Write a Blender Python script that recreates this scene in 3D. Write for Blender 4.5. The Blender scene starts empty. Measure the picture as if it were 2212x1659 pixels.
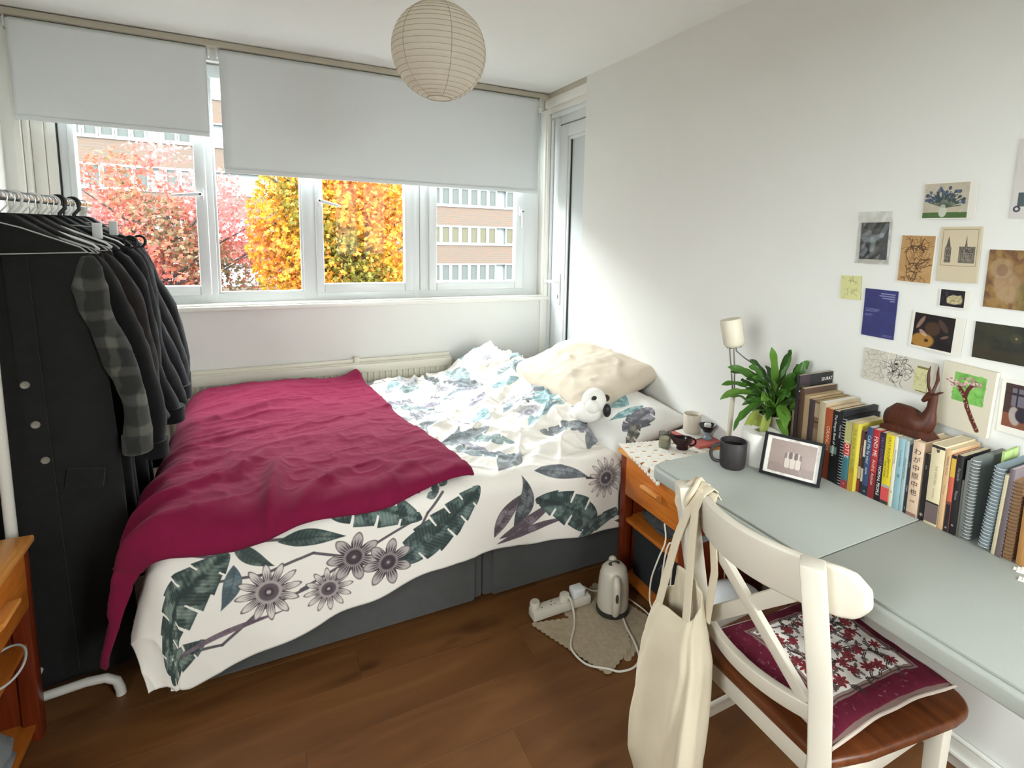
import bpy, bmesh, math, random
import numpy as np
from mathutils import Vector, Matrix

random.seed(7)
rng = np.random.default_rng(11)
PI = math.pi
SC = bpy.context.scene
COL = SC.collection

# ------------------------------------------------------------------ camera, sky, exposure
def make_camera():
    yaw, pitch, roll = 0.49989, 0.13221, 0.029604
    fw = Vector((math.sin(yaw) * math.cos(pitch), math.cos(yaw) * math.cos(pitch), -math.sin(pitch)))
    rt = Vector((math.cos(yaw), -math.sin(yaw), 0))
    up = rt.cross(fw)
    r2 = rt * math.cos(roll) + up * math.sin(roll)
    u2 = up * math.cos(roll) - rt * math.sin(roll)
    m = Matrix(((r2.x, u2.x, -fw.x, 0), (r2.y, u2.y, -fw.y, 0), (r2.z, u2.z, -fw.z, 1.48), (0, 0, 0, 1)))
    cam = bpy.data.cameras.new('camera')
    o = bpy.data.objects.new('camera', cam)
    COL.objects.link(o)
    o.matrix_world = m
    cam.sensor_fit = 'HORIZONTAL'
    cam.sensor_width = 36.0
    cam.lens = 1195.4 / 2212 * 36
    cam.shift_x = (1106 - 1224.2) / 2212
    cam.shift_y = (663.4 - 829.5) / 2212
    cam.clip_start = 0.02
    cam.clip_end = 300
    SC.camera = o
make_camera()

SKY_STRENGTH = 25.0
SKY_COLOUR = (0.93, 0.97, 1.0, 1)
w = bpy.data.worlds.new('overcast_sky')
SC.world = w
w.use_nodes = True
bg = w.node_tree.nodes['Background']
bg.inputs[0].default_value = SKY_COLOUR
bg.inputs[1].default_value = SKY_STRENGTH

def portal(loc, rot, sx, sy):
    l = bpy.data.lights.new('window_portal', 'AREA')
    l.shape = 'RECTANGLE'; l.size = sx; l.size_y = sy
    l.cycles.is_portal = True
    o = bpy.data.objects.new('window_portal', l)
    o.location = loc; o.rotation_euler = rot
    COL.objects.link(o)
portal((0.37, 3.66, 1.6), (-PI / 2, 0, 0), 2.5, 1.1)
RW = (.80, 1.55, .70, 2.25)      # unseen rear-wall window opening, added for fill light: x0, x1, z0, z1
LW = (-.36, .40, 1.12, 2.08)      # unseen left-wall window opening, added for fill light: y0, y1, z0, z1
portal((-1.10, (LW[0] + LW[1]) / 2, (LW[2] + LW[3]) / 2), (PI / 2, 0, -PI / 2), LW[1] - LW[0], LW[3] - LW[2])
portal(((RW[0] + RW[1]) / 2, -1.0, (RW[2] + RW[3]) / 2), (PI / 2, 0, 0), RW[1] - RW[0], RW[3] - RW[2])
SC.view_settings.view_transform = 'Standard'
SC.view_settings.look = 'None'
SC.view_settings.exposure = 0.15
SC.view_settings.gamma = 1.0
SC.view_settings.use_curve_mapping = False
SC.cycles.max_bounces = 14
SC.cycles.diffuse_bounces = 10
SC.cycles.transparent_max_bounces = 24
SC.cycles.use_denoising = True

# ------------------------------------------------------------------ colour and material helpers
def lin(c):
    c = np.asarray(c, float)
    return np.where(c <= 0.04045, c / 12.92, ((c + 0.055) / 1.055) ** 2.4)
def hx(s):
    s = s.lstrip('#')
    return tuple(int(s[i:i + 2], 16) / 255 for i in (0, 2, 4))
def L4(c):
    if isinstance(c, str): c = hx(c)
    return tuple(float(v) for v in lin(c)) + (1.0,)
MATS = {}
def M(name, colour='#ffffff', rough=0.6, metal=0.0, spec=0.4, vary=None, bump=None, sheen=0.0, trans=0.0,
      image=None, coat=0.0, translucent=0.0, alpha=1.0):
    """plain procedural material; vary=(scale, amount[, stretch]) noise mottling; bump=(scale, strength)"""
    if name in MATS: return MATS[name]
    m = bpy.data.materials.new(name); m.use_nodes = True
    nt = m.node_tree; n = nt.nodes; b = n['Principled BSDF']
    b.inputs['Base Color'].default_value = L4(colour)
    b.inputs['Roughness'].default_value = rough
    b.inputs['Metallic'].default_value = metal
    b.inputs['Specular IOR Level'].default_value = spec
    b.inputs['Sheen Weight'].default_value = sheen
    b.inputs['Coat Weight'].default_value = coat
    b.inputs['Transmission Weight'].default_value = trans
    src = None
    if image is not None:
        t = n.new('ShaderNodeTexImage'); t.image = image; t.interpolation = 'Linear'; t.extension = 'EXTEND'
        src = t.outputs['Color']
        nt.links.new(src, b.inputs['Base Color'])
    if vary:
        tc = n.new('ShaderNodeTexCoord'); mp = n.new('ShaderNodeMapping'); nz = n.new('ShaderNodeTexNoise')
        if len(vary) > 2: mp.inputs['Scale'].default_value = vary[2]
        nz.inputs['Scale'].default_value = vary[0]; nz.inputs['Detail'].default_value = 5
        nt.links.new(tc.outputs['Object'], mp.inputs['Vector']); nt.links.new(mp.outputs['Vector'], nz.inputs['Vector'])
        mr = n.new('ShaderNodeMapRange')
        mr.inputs['From Min'].default_value = 0.25; mr.inputs['From Max'].default_value = 0.75
        mr.inputs['To Min'].default_value = 1 - vary[1]; mr.inputs['To Max'].default_value = 1 + vary[1]
        nt.links.new(nz.outputs['Fac'], mr.inputs['Value'])
        mx = n.new('ShaderNodeMix'); mx.data_type = 'RGBA'; mx.blend_type = 'MULTIPLY'; mx.inputs['Factor'].default_value = 1
        if src: nt.links.new(src, mx.inputs[6])
        else: mx.inputs[6].default_value = L4(colour)
        nt.links.new(mr.outputs['Result'], mx.inputs[7])
        nt.links.new(mx.outputs[2], b.inputs['Base Color'])
    if bump:
        tc = n.new('ShaderNodeTexCoord'); nz = n.new('ShaderNodeTexNoise')
        nz.inputs['Scale'].default_value = bump[0]; nz.inputs['Detail'].default_value = 4
        nt.links.new(tc.outputs['Object'], nz.inputs['Vector'])
        bp = n.new('ShaderNodeBump'); bp.inputs['Strength'].default_value = bump[1]; bp.inputs['Distance'].default_value = 0.002
        nt.links.new(nz.outputs['Fac'], bp.inputs['Height']); nt.links.new(bp.outputs['Normal'], b.inputs['Normal'])
    if translucent > 0:
        tr = n.new('ShaderNodeBsdfTranslucent'); ms = n.new('ShaderNodeMixShader'); ms.inputs[0].default_value = translucent
        tr.inputs['Color'].default_value = L4(colour)
        sb = b.inputs['Base Color']
        if sb.is_linked: nt.links.new(sb.links[0].from_socket, tr.inputs['Color'])
        nt.links.new(b.outputs[0], ms.inputs[1]); nt.links.new(tr.outputs[0], ms.inputs[2])
        nt.links.new(ms.outputs[0], n['Material Output'].inputs['Surface'])
    MATS[name] = m
    return m
def glass_mat(name, tint="#ffffff", gloss=0.06, rough=0.0, fres=0.5):
    """thin clear sheet: mostly transparent, a little mirror reflection"""
    m = bpy.data.materials.new(name); m.use_nodes = True
    nt = m.node_tree; n = nt.nodes; n.remove(n['Principled BSDF'])
    t = n.new('ShaderNodeBsdfTransparent'); t.inputs[0].default_value = L4(tint)
    g = n.new('ShaderNodeBsdfGlossy'); g.inputs['Roughness'].default_value = rough
    f = n.new('ShaderNodeFresnel'); f.inputs[0].default_value = 1.25
    ml = n.new('ShaderNodeMath'); ml.operation = 'MULTIPLY_ADD'; ml.inputs[1].default_value = fres; ml.inputs[2].default_value = gloss
    ms = n.new('ShaderNodeMixShader')
    nt.links.new(f.outputs[0], ml.inputs[0]); nt.links.new(ml.outputs[0], ms.inputs[0])
    nt.links.new(t.outputs[0], ms.inputs[1]); nt.links.new(g.outputs[0], ms.inputs[2])
    nt.links.new(ms.outputs[0], n['Material Output'].inputs['Surface'])
    return m
def wood_mat(name, c1, c2, axis, scale=6.0, rough=0.4, stretch=14.0, knots=False):
    """wood grain: noise stretched along axis 0/1/2 of object space"""
    m = bpy.data.materials.new(name); m.use_nodes = True
    nt = m.node_tree; n = nt.nodes; b = n['Principled BSDF']
    tc = n.new('ShaderNodeTexCoord'); mp = n.new('ShaderNodeMapping')
    s = [stretch, stretch, stretch]; s[axis] = 1.0
    mp.inputs['Scale'].default_value = s
    oi = n.new('ShaderNodeObjectInfo')
    va = n.new('ShaderNodeVectorMath'); va.operation = 'ADD'
    ml = n.new('ShaderNodeMath'); ml.operation = 'MULTIPLY'; ml.inputs[1].default_value = 37.0
    nt.links.new(oi.outputs['Random'], ml.inputs[0])
    nt.links.new(tc.outputs['Object'], va.inputs[0]); nt.links.new(ml.outputs[0], va.inputs[1])
    nt.links.new(va.outputs[0], mp.inputs['Vector'])
    nz = n.new('ShaderNodeTexNoise'); nz.inputs['Scale'].default_value = scale; nz.inputs['Detail'].default_value = 7
    nz.inputs['Distortion'].default_value = 0.6
    nt.links.new(mp.outputs[0], nz.inputs['Vector'])
    cr = n.new('ShaderNodeValToRGB')
    cr.color_ramp.elements[0].position = 0.3; cr.color_ramp.elements[0].color = L4(c1)
    cr.color_ramp.elements[1].position = 0.7; cr.color_ramp.elements[1].color = L4(c2)
    nt.links.new(nz.outputs['Fac'], cr.inputs[0])
    last = cr.outputs[0]
    if knots:
        mp2 = n.new('ShaderNodeMapping'); s2 = [5.0, 5.0, 5.0]; s2[axis] = 2.2
        mp2.inputs['Scale'].default_value = s2
        nt.links.new(va.outputs[0], mp2.inputs['Vector'])
        n2 = n.new('ShaderNodeTexNoise'); n2.inputs['Scale'].default_value = 1.6; n2.inputs['Detail'].default_value = 2
        nt.links.new(mp2.outputs[0], n2.inputs['Vector'])
        r2 = n.new('ShaderNodeValToRGB')
        r2.color_ramp.elements[0].position = 0.24; r2.color_ramp.elements[0].color = (0.25, 0.2, 0.16, 1)
        r2.color_ramp.elements[1].position = 0.36; r2.color_ramp.elements[1].color = (1, 1, 1, 1)
        nt.links.new(n2.outputs['Fac'], r2.inputs[0])
        mx = n.new('ShaderNodeMix'); mx.data_type = 'RGBA'; mx.blend_type = 'MULTIPLY'; mx.inputs['Factor'].default_value = 0.7
        nt.links.new(last, mx.inputs[6]); nt.links.new(r2.outputs[0], mx.inputs[7]); last = mx.outputs[2]
    nt.links.new(last, b.inputs['Base Color'])
    b.inputs['Roughness'].default_value = rough
    b.inputs['Specular IOR Level'].default_value = 0.35
    bp = n.new('ShaderNodeBump'); bp.inputs['Strength'].default_value = 0.12; bp.inputs['Distance'].default_value = 0.001
    nt.links.new(nz.outputs['Fac'], bp.inputs['Height']); nt.links.new(bp.outputs[0], b.inputs['Normal'])
    return m

# ------------------------------------------------------------------ mesh helpers
class G:
    """collects shapes, then builds them as ONE mesh object"""
    def __init__(s):
        s.v = []; s.f = []; s.mi = []; s.uv = []; s.cur = 0; s.hasuv = False
    def add(s, verts, faces, uvs=None):
        k = len(s.v)
        s.v += [tuple(map(float, p)) for p in verts]
        for f in faces:
            s.f.append(tuple(k + i for i in f)); s.mi.append(s.cur)
            if uvs is not None: s.uv.append([tuple(uvs[i]) for i in f]); s.hasuv = True
            else: s.uv.append([(0, 0)] * len(f))
        return s
    def box(s, x0, x1, y0, y1, z0, z1, rz=0.0, tilt=None, piv=None):
        vs = [Vector((x, y, z)) for z in (z0, z1) for y in (y0, y1) for x in (x0, x1)]
        if rz or tilt:
            c = Vector(piv) if piv else Vector(((x0 + x1) / 2, (y0 + y1) / 2, (z0 + z1) / 2))
            R = Matrix.Rotation(rz, 3, 'Z')
            if tilt: R = R @ Matrix.Rotation(tilt[1], 3, tilt[0])
            vs = [c + R @ (p - c) for p in vs]
        return s.add(vs, [(0, 2, 3, 1), (4, 5, 7, 6), (0, 1, 5, 4), (2, 6, 7, 3), (0, 4, 6, 2), (1, 3, 7, 5)])
    def beam(s, p, q, w, d, up=(0, 0, 1)):
        """rectangular bar from p to q, w across, d along 'up'"""
        p, q = Vector(p), Vector(q); a = (q - p).normalized(); u = Vector(up)
        u = (u - a * u.dot(a)).normalized(); r = a.cross(u)
        vs = [e + r * sx * w / 2 + u * sz * d / 2 for e in (p, q) for sx, sz in ((-1, -1), (1, -1), (1, 1), (-1, 1))]
        return s.add(vs, [(0, 1, 2, 3), (7, 6, 5, 4), (0, 4, 5, 1), (1, 5, 6, 2), (2, 6, 7, 3), (3, 7, 4, 0)])
    def tube(s, path, r, seg=8, closed=False, cap=True, flat=1.0):
        P = [Vector(p) for p in path]; n = len(P)
        rs = r if isinstance(r, (list, tuple)) else [r] * n
        vs = []; prev = None
        for i, p in enumerate(P):
            if closed: t = P[(i + 1) % n] - P[i - 1]
            else: t = P[min(i + 1, n - 1)] - P[max(i - 1, 0)]
            if t.length < 1e-9: t = Vector((0, 0, 1))
            t.normalize()
            if prev is None:
                a = Vector((0, 0, 1)) if abs(t.z) < 0.9 else Vector((1, 0, 0))
                u = t.cross(a).normalized()
            else:
                u = (prev - t * prev.dot(t))
                u = u.normalized() if u.length > 1e-6 else t.orthogonal().normalized()
            prev = u; w_ = t.cross(u)
            for k in range(seg):
                an = 2 * PI * k / seg
                vs.append(p + u * math.cos(an) * rs[i] + w_ * math.sin(an) * rs[i] * flat)
        fs = []
        for i in range(n if closed else n - 1):
            j = (i + 1) % n
            for k in range(seg):
                k2 = (k + 1) % seg
                fs.append((i * seg + k, i * seg + k2, j * seg + k2, j * seg + k))
        if cap and not closed:
            fs.append(tuple(range(seg - 1, -1, -1))); fs.append(tuple((n - 1) * seg + k for k in range(seg)))
        return s.add(vs, fs)
    def lathe(s, prof, seg=32, c=(0, 0, 0), sx=1.0, sy=1.0, rot=None):
        vs = []; c = Vector(c)
        for r, z in prof:
            for k in range(seg):
                a = 2 * PI * k / seg
                p = Vector((math.cos(a) * max(r, 1e-5) * sx, math.sin(a) * max(r, 1e-5) * sy, z))
                if rot is not None: p = rot @ p
                vs.append(c + p)
        fs = []
        for i in range(len(prof) - 1):
            for k in range(seg):
                k2 = (k + 1) % seg
                fs.append((i * seg + k, i * seg + k2, (i + 1) * seg + k2, (i + 1) * seg + k))
        return s.add(vs, fs)
    def prism(s, pts, lo, hi, fn):
        """2D outline extruded between lo and hi; fn(a, b, h) gives the 3D point"""
        n = len(pts)
        vs = [fn(a, b, lo) for a, b in pts] + [fn(a, b, hi) for a, b in pts]
        fs = [tuple(range(n - 1, -1, -1)), tuple(range(n, 2 * n))]
        fs += [(i, (i + 1) % n, n + (i + 1) % n, n + i) for i in range(n)]
        return s.add(vs, fs)
    def grid(s, pts, uv=None, closed=False):
        """pts: array (nu, nv, 3)"""
        nu, nv = pts.shape[:2]
        vs = pts.reshape(-1, 3)
        fs = []
        for i in range(nu - 1):
            for j in range(nv if closed else nv - 1):
                j2 = (j + 1) % nv
                fs.append((i * nv + j, (i + 1) * nv + j, (i + 1) * nv + j2, i * nv + j2))
        return s.add(vs, fs, None if uv is None else uv.reshape(-1, 2))
    def sphere(s, c, r, seg=16, rings=10, sx=1, sy=1, sz=1, rot=None):
        prof = [(r * math.sin(PI * i / rings), -r * sz * math.cos(PI * i / rings)) for i in range(rings + 1)]
        return s.lathe(prof, seg, c, sx, sy, rot)
    def obj(s, name, mat, parent=None, bevel=0.0, smooth=35, seg=2, solid=None, sub=0, weld=False, world=True, loc=None):
        me = bpy.data.meshes.new(name)
        bm = bmesh.new()
        bv = [bm.verts.new(p) for p in s.v]
        uvl = bm.loops.layers.uv.new('UVMap') if s.hasuv else None
        for f, mi, uv in zip(s.f, s.mi, s.uv):
            try: face = bm.faces.new([bv[i] for i in f])
            except ValueError: continue
            face.material_index = mi
            if uvl:
                for lp, t in zip(face.loops, uv): lp[uvl].uv = t
        if weld: bmesh.ops.remove_doubles(bm, verts=bm.verts, dist=1e-5)
        bmesh.ops.recalc_face_normals(bm, faces=bm.faces) if not s.hasuv else None
        if bevel > 0:
            es = [e for e in bm.edges if len(e.link_faces) == 2 and e.calc_face_angle(0) > 0.5]
            bmesh.ops.bevel(bm, geom=es, offset=bevel, segments=seg, affect='EDGES', profile=0.5, clamp_overlap=True)
        bm.to_mesh(me); bm.free()
        for m in (mat if isinstance(mat, (list, tuple)) else [mat]): me.materials.append(m)
        if smooth:
            for p in me.polygons: p.use_smooth = True
            me.set_sharp_from_angle(angle=math.radians(smooth))
        o = bpy.data.objects.new(name, me); COL.objects.link(o)
        if parent is not None:
            o.parent = parent
            off = woff(parent) if world else Vector()
        else:
            if loc is None:
                co = np.array(s.v); lo, hi = co.min(0), co.max(0)
                loc = ((lo[0] + hi[0]) / 2, (lo[1] + hi[1]) / 2, lo[2])
            off = Vector(loc); o.location = loc
        if off.length > 0: me.transform(Matrix.Translation(-off))
        if solid:
            md = o.modifiers.new('thickness', 'SOLIDIFY'); md.thickness = solid; md.offset = -1
        if sub:
            md = o.modifiers.new('smooth', 'SUBSURF'); md.levels = sub; md.render_levels = sub
        return o
def woff(o):
    v = Vector(o.location)
    while o.parent is not None:
        o = o.parent; v += Vector(o.location)
    return v
def tag(o, label=None, cat=None, group=None, kind=None):
    if label: o['label'] = label
    if cat: o['category'] = cat
    if group: o['group'] = group
    if kind: o['kind'] = kind
    return o
def thing(name, label, cat, loc=(0, 0, 0), group=None, kind=None):
    o = bpy.data.objects.new(name, None); COL.objects.link(o)
    o.empty_display_size = 0.05; o.location = loc
    return tag(o, label, cat, group, kind)
def struct(o, label=None):
    o['kind'] = 'structure'
    if label: o['label'] = label
    return o

def text_geo(string, size, org, xd, yd, align='CENTER', shear=0.0, bold=0.0, wide=1.0):
    """flat lettering as mesh data in the plane org + x*xd + y*yd"""
    cu = bpy.data.curves.new('lettering', 'FONT'); cu.body = string; cu.size = size
    cu.align_x = align; cu.align_y = 'CENTER'; cu.shear = shear; cu.offset = bold; cu.resolution_u = 3
    o = bpy.data.objects.new('lettering', cu); COL.objects.link(o)
    dg = bpy.context.evaluated_depsgraph_get()
    me = bpy.data.meshes.new_from_object(o.evaluated_get(dg))
    bpy.data.objects.remove(o); bpy.data.curves.remove(cu)
    org, xd, yd = Vector(org), Vector(xd), Vector(yd)
    vs = [org + xd * (v.co.x * wide) + yd * v.co.y for v in me.vertices]
    fs = [tuple(p.vertices) for p in me.polygons]
    bpy.data.meshes.remove(me)
    return vs, fs

# vectorised value noise for cloth
def _h(ix, iy, seed):
    ix = np.asarray(ix).astype(np.int64); iy = np.asarray(iy).astype(np.int64)
    n = (ix * 374761393 + iy * 668265263 + int(seed) * 974634777) & 0xffffffff
    n = ((n ^ (n >> 13)) * 1274126177) & 0xffffffff
    return ((n ^ (n >> 16)) & 0xffff) / 65535.0
def vn(x, y, seed=0):
    x = np.asarray(x, float); y = np.asarray(y, float)
    ix, iy = np.floor(x), np.floor(y); fx, fy = x - ix, y - iy
    fx = fx * fx * fx * (fx * (fx * 6 - 15) + 10); fy = fy * fy * fy * (fy * (fy * 6 - 15) + 10)
    a, b_, c, d = _h(ix, iy, seed), _h(ix + 1, iy, seed), _h(ix, iy + 1, seed), _h(ix + 1, iy + 1, seed)
    return (a * (1 - fx) + b_ * fx) * (1 - fy) + (c * (1 - fx) + d * fx) * fy
def fbm(x, y, seed=0, o=3):
    r = 0; a = 1; t = 0
    for k in range(o):
        r = r + a * vn(x * 2 ** k, y * 2 ** k, seed + k); t += a; a *= 0.5
    return r / t
def ridge(x, y, seed=0):
    return 1 - np.abs(2 * vn(x, y, seed) - 1)
def sst(x, a, b):
    t = np.clip((np.asarray(x, float) - a) / (b - a), 0, 1); return t * t * (3 - 2 * t)
def gnormals(p):
    du = np.gradient(p, axis=0); dv = np.gradient(p, axis=1)
    n = np.cross(du, dv); return n / (np.linalg.norm(n, axis=2, keepdims=True) + 1e-9)

# raster canvas for flat prints on cloth and paper
class Canvas:
    def __init__(s, x0, x1, y0, y1, ppm, bg):
        s.x0, s.x1, s.y0, s.y1 = x0, x1, y0, y1
        s.w = int(round((x1 - x0) * ppm)); s.h = int(round((y1 - y0) * ppm)); s.ppm = ppm
        s.a = np.ones((s.h, s.w, 3)) * np.array(hx(bg) if isinstance(bg, str) else bg)
    def sub(s, x0, x1, y0, y1):
        i0 = max(0, int((x0 - s.x0) * s.ppm)); i1 = min(s.w, int((x1 - s.x0) * s.ppm) + 2)
        j0 = max(0, int((y0 - s.y0) * s.ppm)); j1 = min(s.h, int((y1 - s.y0) * s.ppm) + 2)
        if i1 <= i0 or j1 <= j0: return None
        X, Y = np.meshgrid(s.x0 + (np.arange(i0, i1) + .5) / s.ppm, s.y0 + (np.arange(j0, j1) + .5) / s.ppm)
        return (slice(j0, j1), slice(i0, i1)), X, Y
    def blend(s, sl, col, al):
        al = np.clip(al, 0, 1)[..., None]
        s.a[sl] = s.a[sl] * (1 - al) + np.asarray(col) * al
    def ell(s, x, y, rx, ry, col, al=1.0, rot=0.0, soft=0.15):
        r = max(rx, ry) * 1.2; q = s.sub(x - r, x + r, y - r, y + r)
        if not q: return
        sl, X, Y = q; c, n = math.cos(rot), math.sin(rot)
        U = ((X - x) * c + (Y - y) * n) / rx; V = (-(X - x) * n + (Y - y) * c) / ry
        s.blend(sl, hx(col), al * (1 - sst(np.hypot(U, V), 1 - soft, 1 + soft)))
    def rect(s, x0, x1, y0, y1, col, al=1.0):
        q = s.sub(x0, x1, y0, y1)
        if q: s.blend(q[0], hx(col), al * ((q[1] >= x0) & (q[1] <= x1) & (q[2] >= y0) & (q[2] <= y1)))
    def line(s, pts, wd, col, al=1.0):
        for (xa, ya), (xb, yb) in zip(pts[:-1], pts[1:]):
            q = s.sub(min(xa, xb) - wd * 2, max(xa, xb) + wd * 2, min(ya, yb) - wd * 2, max(ya, yb) + wd * 2)
            if not q: continue
            sl, X, Y = q; dx, dy = xb - xa, yb - ya; L2 = dx * dx + dy * dy + 1e-12
            t = np.clip(((X - xa) * dx + (Y - ya) * dy) / L2, 0, 1)
            d = np.hypot(X - xa - t * dx, Y - ya - t * dy)
            s.blend(sl, hx(col), al * (1 - sst(d, wd * .5, wd)))
    def leaf(s, xa, ya, xb, yb, wd, dark, light, bend=0.0, notch=0, kind='banana', al=1.0, seed=0):
        Ln = math.hypot(xb - xa, yb - ya); m = Ln * .6 + wd
        q = s.sub((xa + xb) / 2 - m, (xa + xb) / 2 + m, (ya + yb) / 2 - m, (ya + yb) / 2 + m)
        if not q: return
        sl, X, Y = q; c, n = (xb - xa) / Ln, (yb - ya) / Ln
        U = ((X - xa) * c + (Y - ya) * n) / Ln; V = -(X - xa) * n + (Y - ya) * c
        V = V - bend * 4 * U * (1 - U)
        Uc = np.clip(U, 0, 1)
        prof = np.sin(PI * Uc ** 0.75) ** 0.6 if kind == 'banana' else np.sin(PI * Uc ** 0.8) ** 1.1
        W = wd / 2 * prof
        if notch:
            k = np.floor(Uc * notch + np.where(V > 0, 0.35, 0)) ; fr = Uc * notch + np.where(V > 0, 0.35, 0) - k
            cut = (_h(k, np.sign(V), seed + 3) > 0.35) * (fr < 0.06 + 0.10 * np.abs(V) / (wd / 2))
            W = W * np.where(cut & (np.abs(V) > wd * 0.14), 0.25, 1 - 0.16 * fr)
        mask = ((U > 0) & (U < 1)) * 1.0
        mask = mask * (1 - sst(np.abs(V) - W, -0.0015, 0.0015))
        vein = 0.5 + 0.5 * np.sin((Uc * Ln - np.abs(V) * 0.5) * 2 * PI / 0.013)
        blot = vn(X * 34, Y * 34, seed) * .7 + .3 * vn(X * 90, Y * 90, seed + 1)
        tone = np.clip(sst(blot, .35, .8) * .75 + .25 * vein - .45 * np.exp(-(np.abs(V) / (wd * .05)) ** 2), 0, 1)
        tone = tone * np.clip(1.25 - (np.abs(V) / (W + 1e-4)) ** 4, 0, 1)
        col = np.asarray(hx(dark)) * (1 - tone[..., None]) + np.asarray(hx(light)) * tone[..., None]
        s.blend(sl, col, mask * al)
    def flower(s, x, y, R, petal, edge, core, n=10, rot=0.0, al=1.0):
        q = s.sub(x - R * 1.1, x + R * 1.1, y - R * 1.1, y + R * 1.1)
        if not q: return
        sl, X, Y = q; r = np.hypot(X - x, Y - y) / R; th = np.arctan2(Y - y, X - x) + rot
        ph = np.abs(((th * n / (2 * PI)) % 1) - .5) * 2           # 0 petal axis .. 1 between
        lim = 1 - 0.55 * ph ** 1.6
        inside = 1 - sst(r - lim, -.03, .03)
        rimd = np.exp(-((r - lim) / .05) ** 2) + np.exp(-((ph - .85) / .12) ** 2) * (r > .4)
        tone = np.clip(rimd, 0, 1)
        col = np.asarray(hx(petal)) * (1 - tone[..., None]) + np.asarray(hx(edge)) * tone[..., None]
        rays = (np.exp(-((r - .48) / .2) ** 2)) * (.55 + .45 * np.sin(th * n * 5))
        col = col * (1 - np.clip(rays, 0, 1)[..., None]) + np.asarray(hx(core)) * np.clip(rays, 0, 1)[..., None]
        s.blend(sl, col, inside * al)
        s.ell(x, y, R * .30, R * .30, core, al * .9); s.ell(x, y, R * .16, R * .16, edge, al * .7); s.ell(x, y, R * .07, R * .07, petal, al * .7)
    def image(s, name):
        im = bpy.data.images.new(name, s.w, s.h, alpha=False)
        px = np.ones((s.h, s.w, 4), np.float32); px[..., :3] = np.clip(s.a, 0, 1)
        im.pixels.foreach_set(px.ravel()); im.update(); im.pack()
        return im
    def uv(s, X, Y):
        return np.stack([(np.asarray(X) - s.x0) / (s.x1 - s.x0), (np.asarray(Y) - s.y0) / (s.y1 - s.y0)], -1)

# ------------------------------------------------------------------ shared materials
wall_m = M('wall_paint', '#e0dfda', rough=0.85, vary=(2.0, 0.015), bump=(180, 0.08))
ceil_m = M('ceiling_paint', '#e7e7e4', rough=0.9, vary=(1.5, 0.015), bump=(120, 0.1))
upvc = M('white_window_plastic', '#dadddd', rough=0.3, spec=0.5)
gloss_w = M('white_gloss_paint', '#e6e4dc', rough=0.3, spec=0.5, vary=(9, 0.02))
trim_m = M('beige_shadow_tone', '#b9b2a2', rough=0.6)  # beige tone stands in for the shadow line under the ceiling
radm = M('radiator_enamel', '#d9d5c6', rough=0.35)
dark_gap = M('dark_rubber_seal', '#3a3a3c', rough=0.7)
chrome = M('polished_steel', '#c9cbcc', rough=0.2, metal=1.0)
white_pl = M('white_plastic', '#dedede', rough=0.35)
black_pl = M('black_plastic', '#1a1a1b', rough=0.4)
glass = glass_mat("window_glass", "#fbfdfc", 0.002, 0.0, 0.06)
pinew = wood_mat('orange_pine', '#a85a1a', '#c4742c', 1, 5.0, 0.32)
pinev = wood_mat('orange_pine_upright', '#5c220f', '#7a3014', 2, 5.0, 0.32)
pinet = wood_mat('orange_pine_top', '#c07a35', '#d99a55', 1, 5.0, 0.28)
# ================================================================== THE ROOM
XL, XR, YB, YW, ZC = -1.03, 1.699, -0.95, 3.50, 2.40
# floor: laminate boards on a sub-floor
g = G(); g.box(XL - .1, XR + .2, YB - .1, YW + .1, -0.08, -0.006)
floor = struct(g.obj('floor', M('sub_floor', '#4a3624', rough=0.9), smooth=0))
plank_mats = [wood_mat('laminate_a', '#5c381b', '#774e2a', 0, 2.0, 0.45, 6.0, True),
              wood_mat('laminate_b', '#5f3b1d', '#7a512d', 0, 1.8, 0.45, 6.0, True)]
pw, pl = 0.193, 1.285
meshes = {}
yy = YB; row = 0
while yy < YW - 1e-6:
    y1 = min(yy + pw, YW)
    xx = XL - (row * 0.43 % 1) * pl
    while xx < XR + .08:
        a, b_ = max(xx, XL), min(xx + pl, XR + .08)
        if b_ - a > .02:
            key = (round(b_ - a, 3), round(y1 - yy, 3), row % 2)
            if key not in meshes:
                p = G(); p.box(0, b_ - a - .0003, 0, y1 - yy - .0003, -0.006, 0)
                o = p.obj('plank', plank_mats[row % 2], parent=floor, bevel=0.0003, smooth=0, seg=1, world=False)
                meshes[key] = o.data
            else:
                o = bpy.data.objects.new('plank', meshes[key]); COL.objects.link(o); o.parent = floor
            o.location = Vector((a, yy, 0)) - Vector(floor.location)
        xx += pl
    yy += pw; row += 1

g = G(); g.box(XL - .1, XR + .3, YB - .1, YW + .25, ZC, ZC + .1)
struct(g.obj('ceiling', ceil_m, smooth=0))
g = G(); ly0, ly1, lz0, lz1 = LW
g.box(XL - .12, XL, YB - .1, ly0, -.05, ZC); g.box(XL - .12, XL, ly1, YW + .2, -.05, ZC); g.box(XL - .12, XL, ly0, ly1, -.05, lz0); g.box(XL - .12, XL, ly0, ly1, lz1, ZC)
struct(g.obj('wall_left', wall_m, smooth=0))
g = G()
for a, b_ in ((ly0, ly0 + .045), (ly1 - .045, ly1)): g.box(XL - .09, XL - .03, a, b_, lz0, lz1)
g.box(XL - .089, XL - .031, ly0, ly1, lz0, lz0 + .045); g.box(XL - .089, XL - .031, ly0, ly1, lz1 - .045, lz1)
fill_win_left = struct(g.obj('fill_window_left', upvc, bevel=.004))  # frame of the added left window, there to let fill light in
g = G(); g.box(XL - .062, XL - .058, ly0 + .04, ly1 - .04, lz0 + .04, lz1 - .04); g.obj('pane', glass, parent=fill_win_left, smooth=0)
g = G(); rx0, rx1, rz0, rz1 = RW
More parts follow.
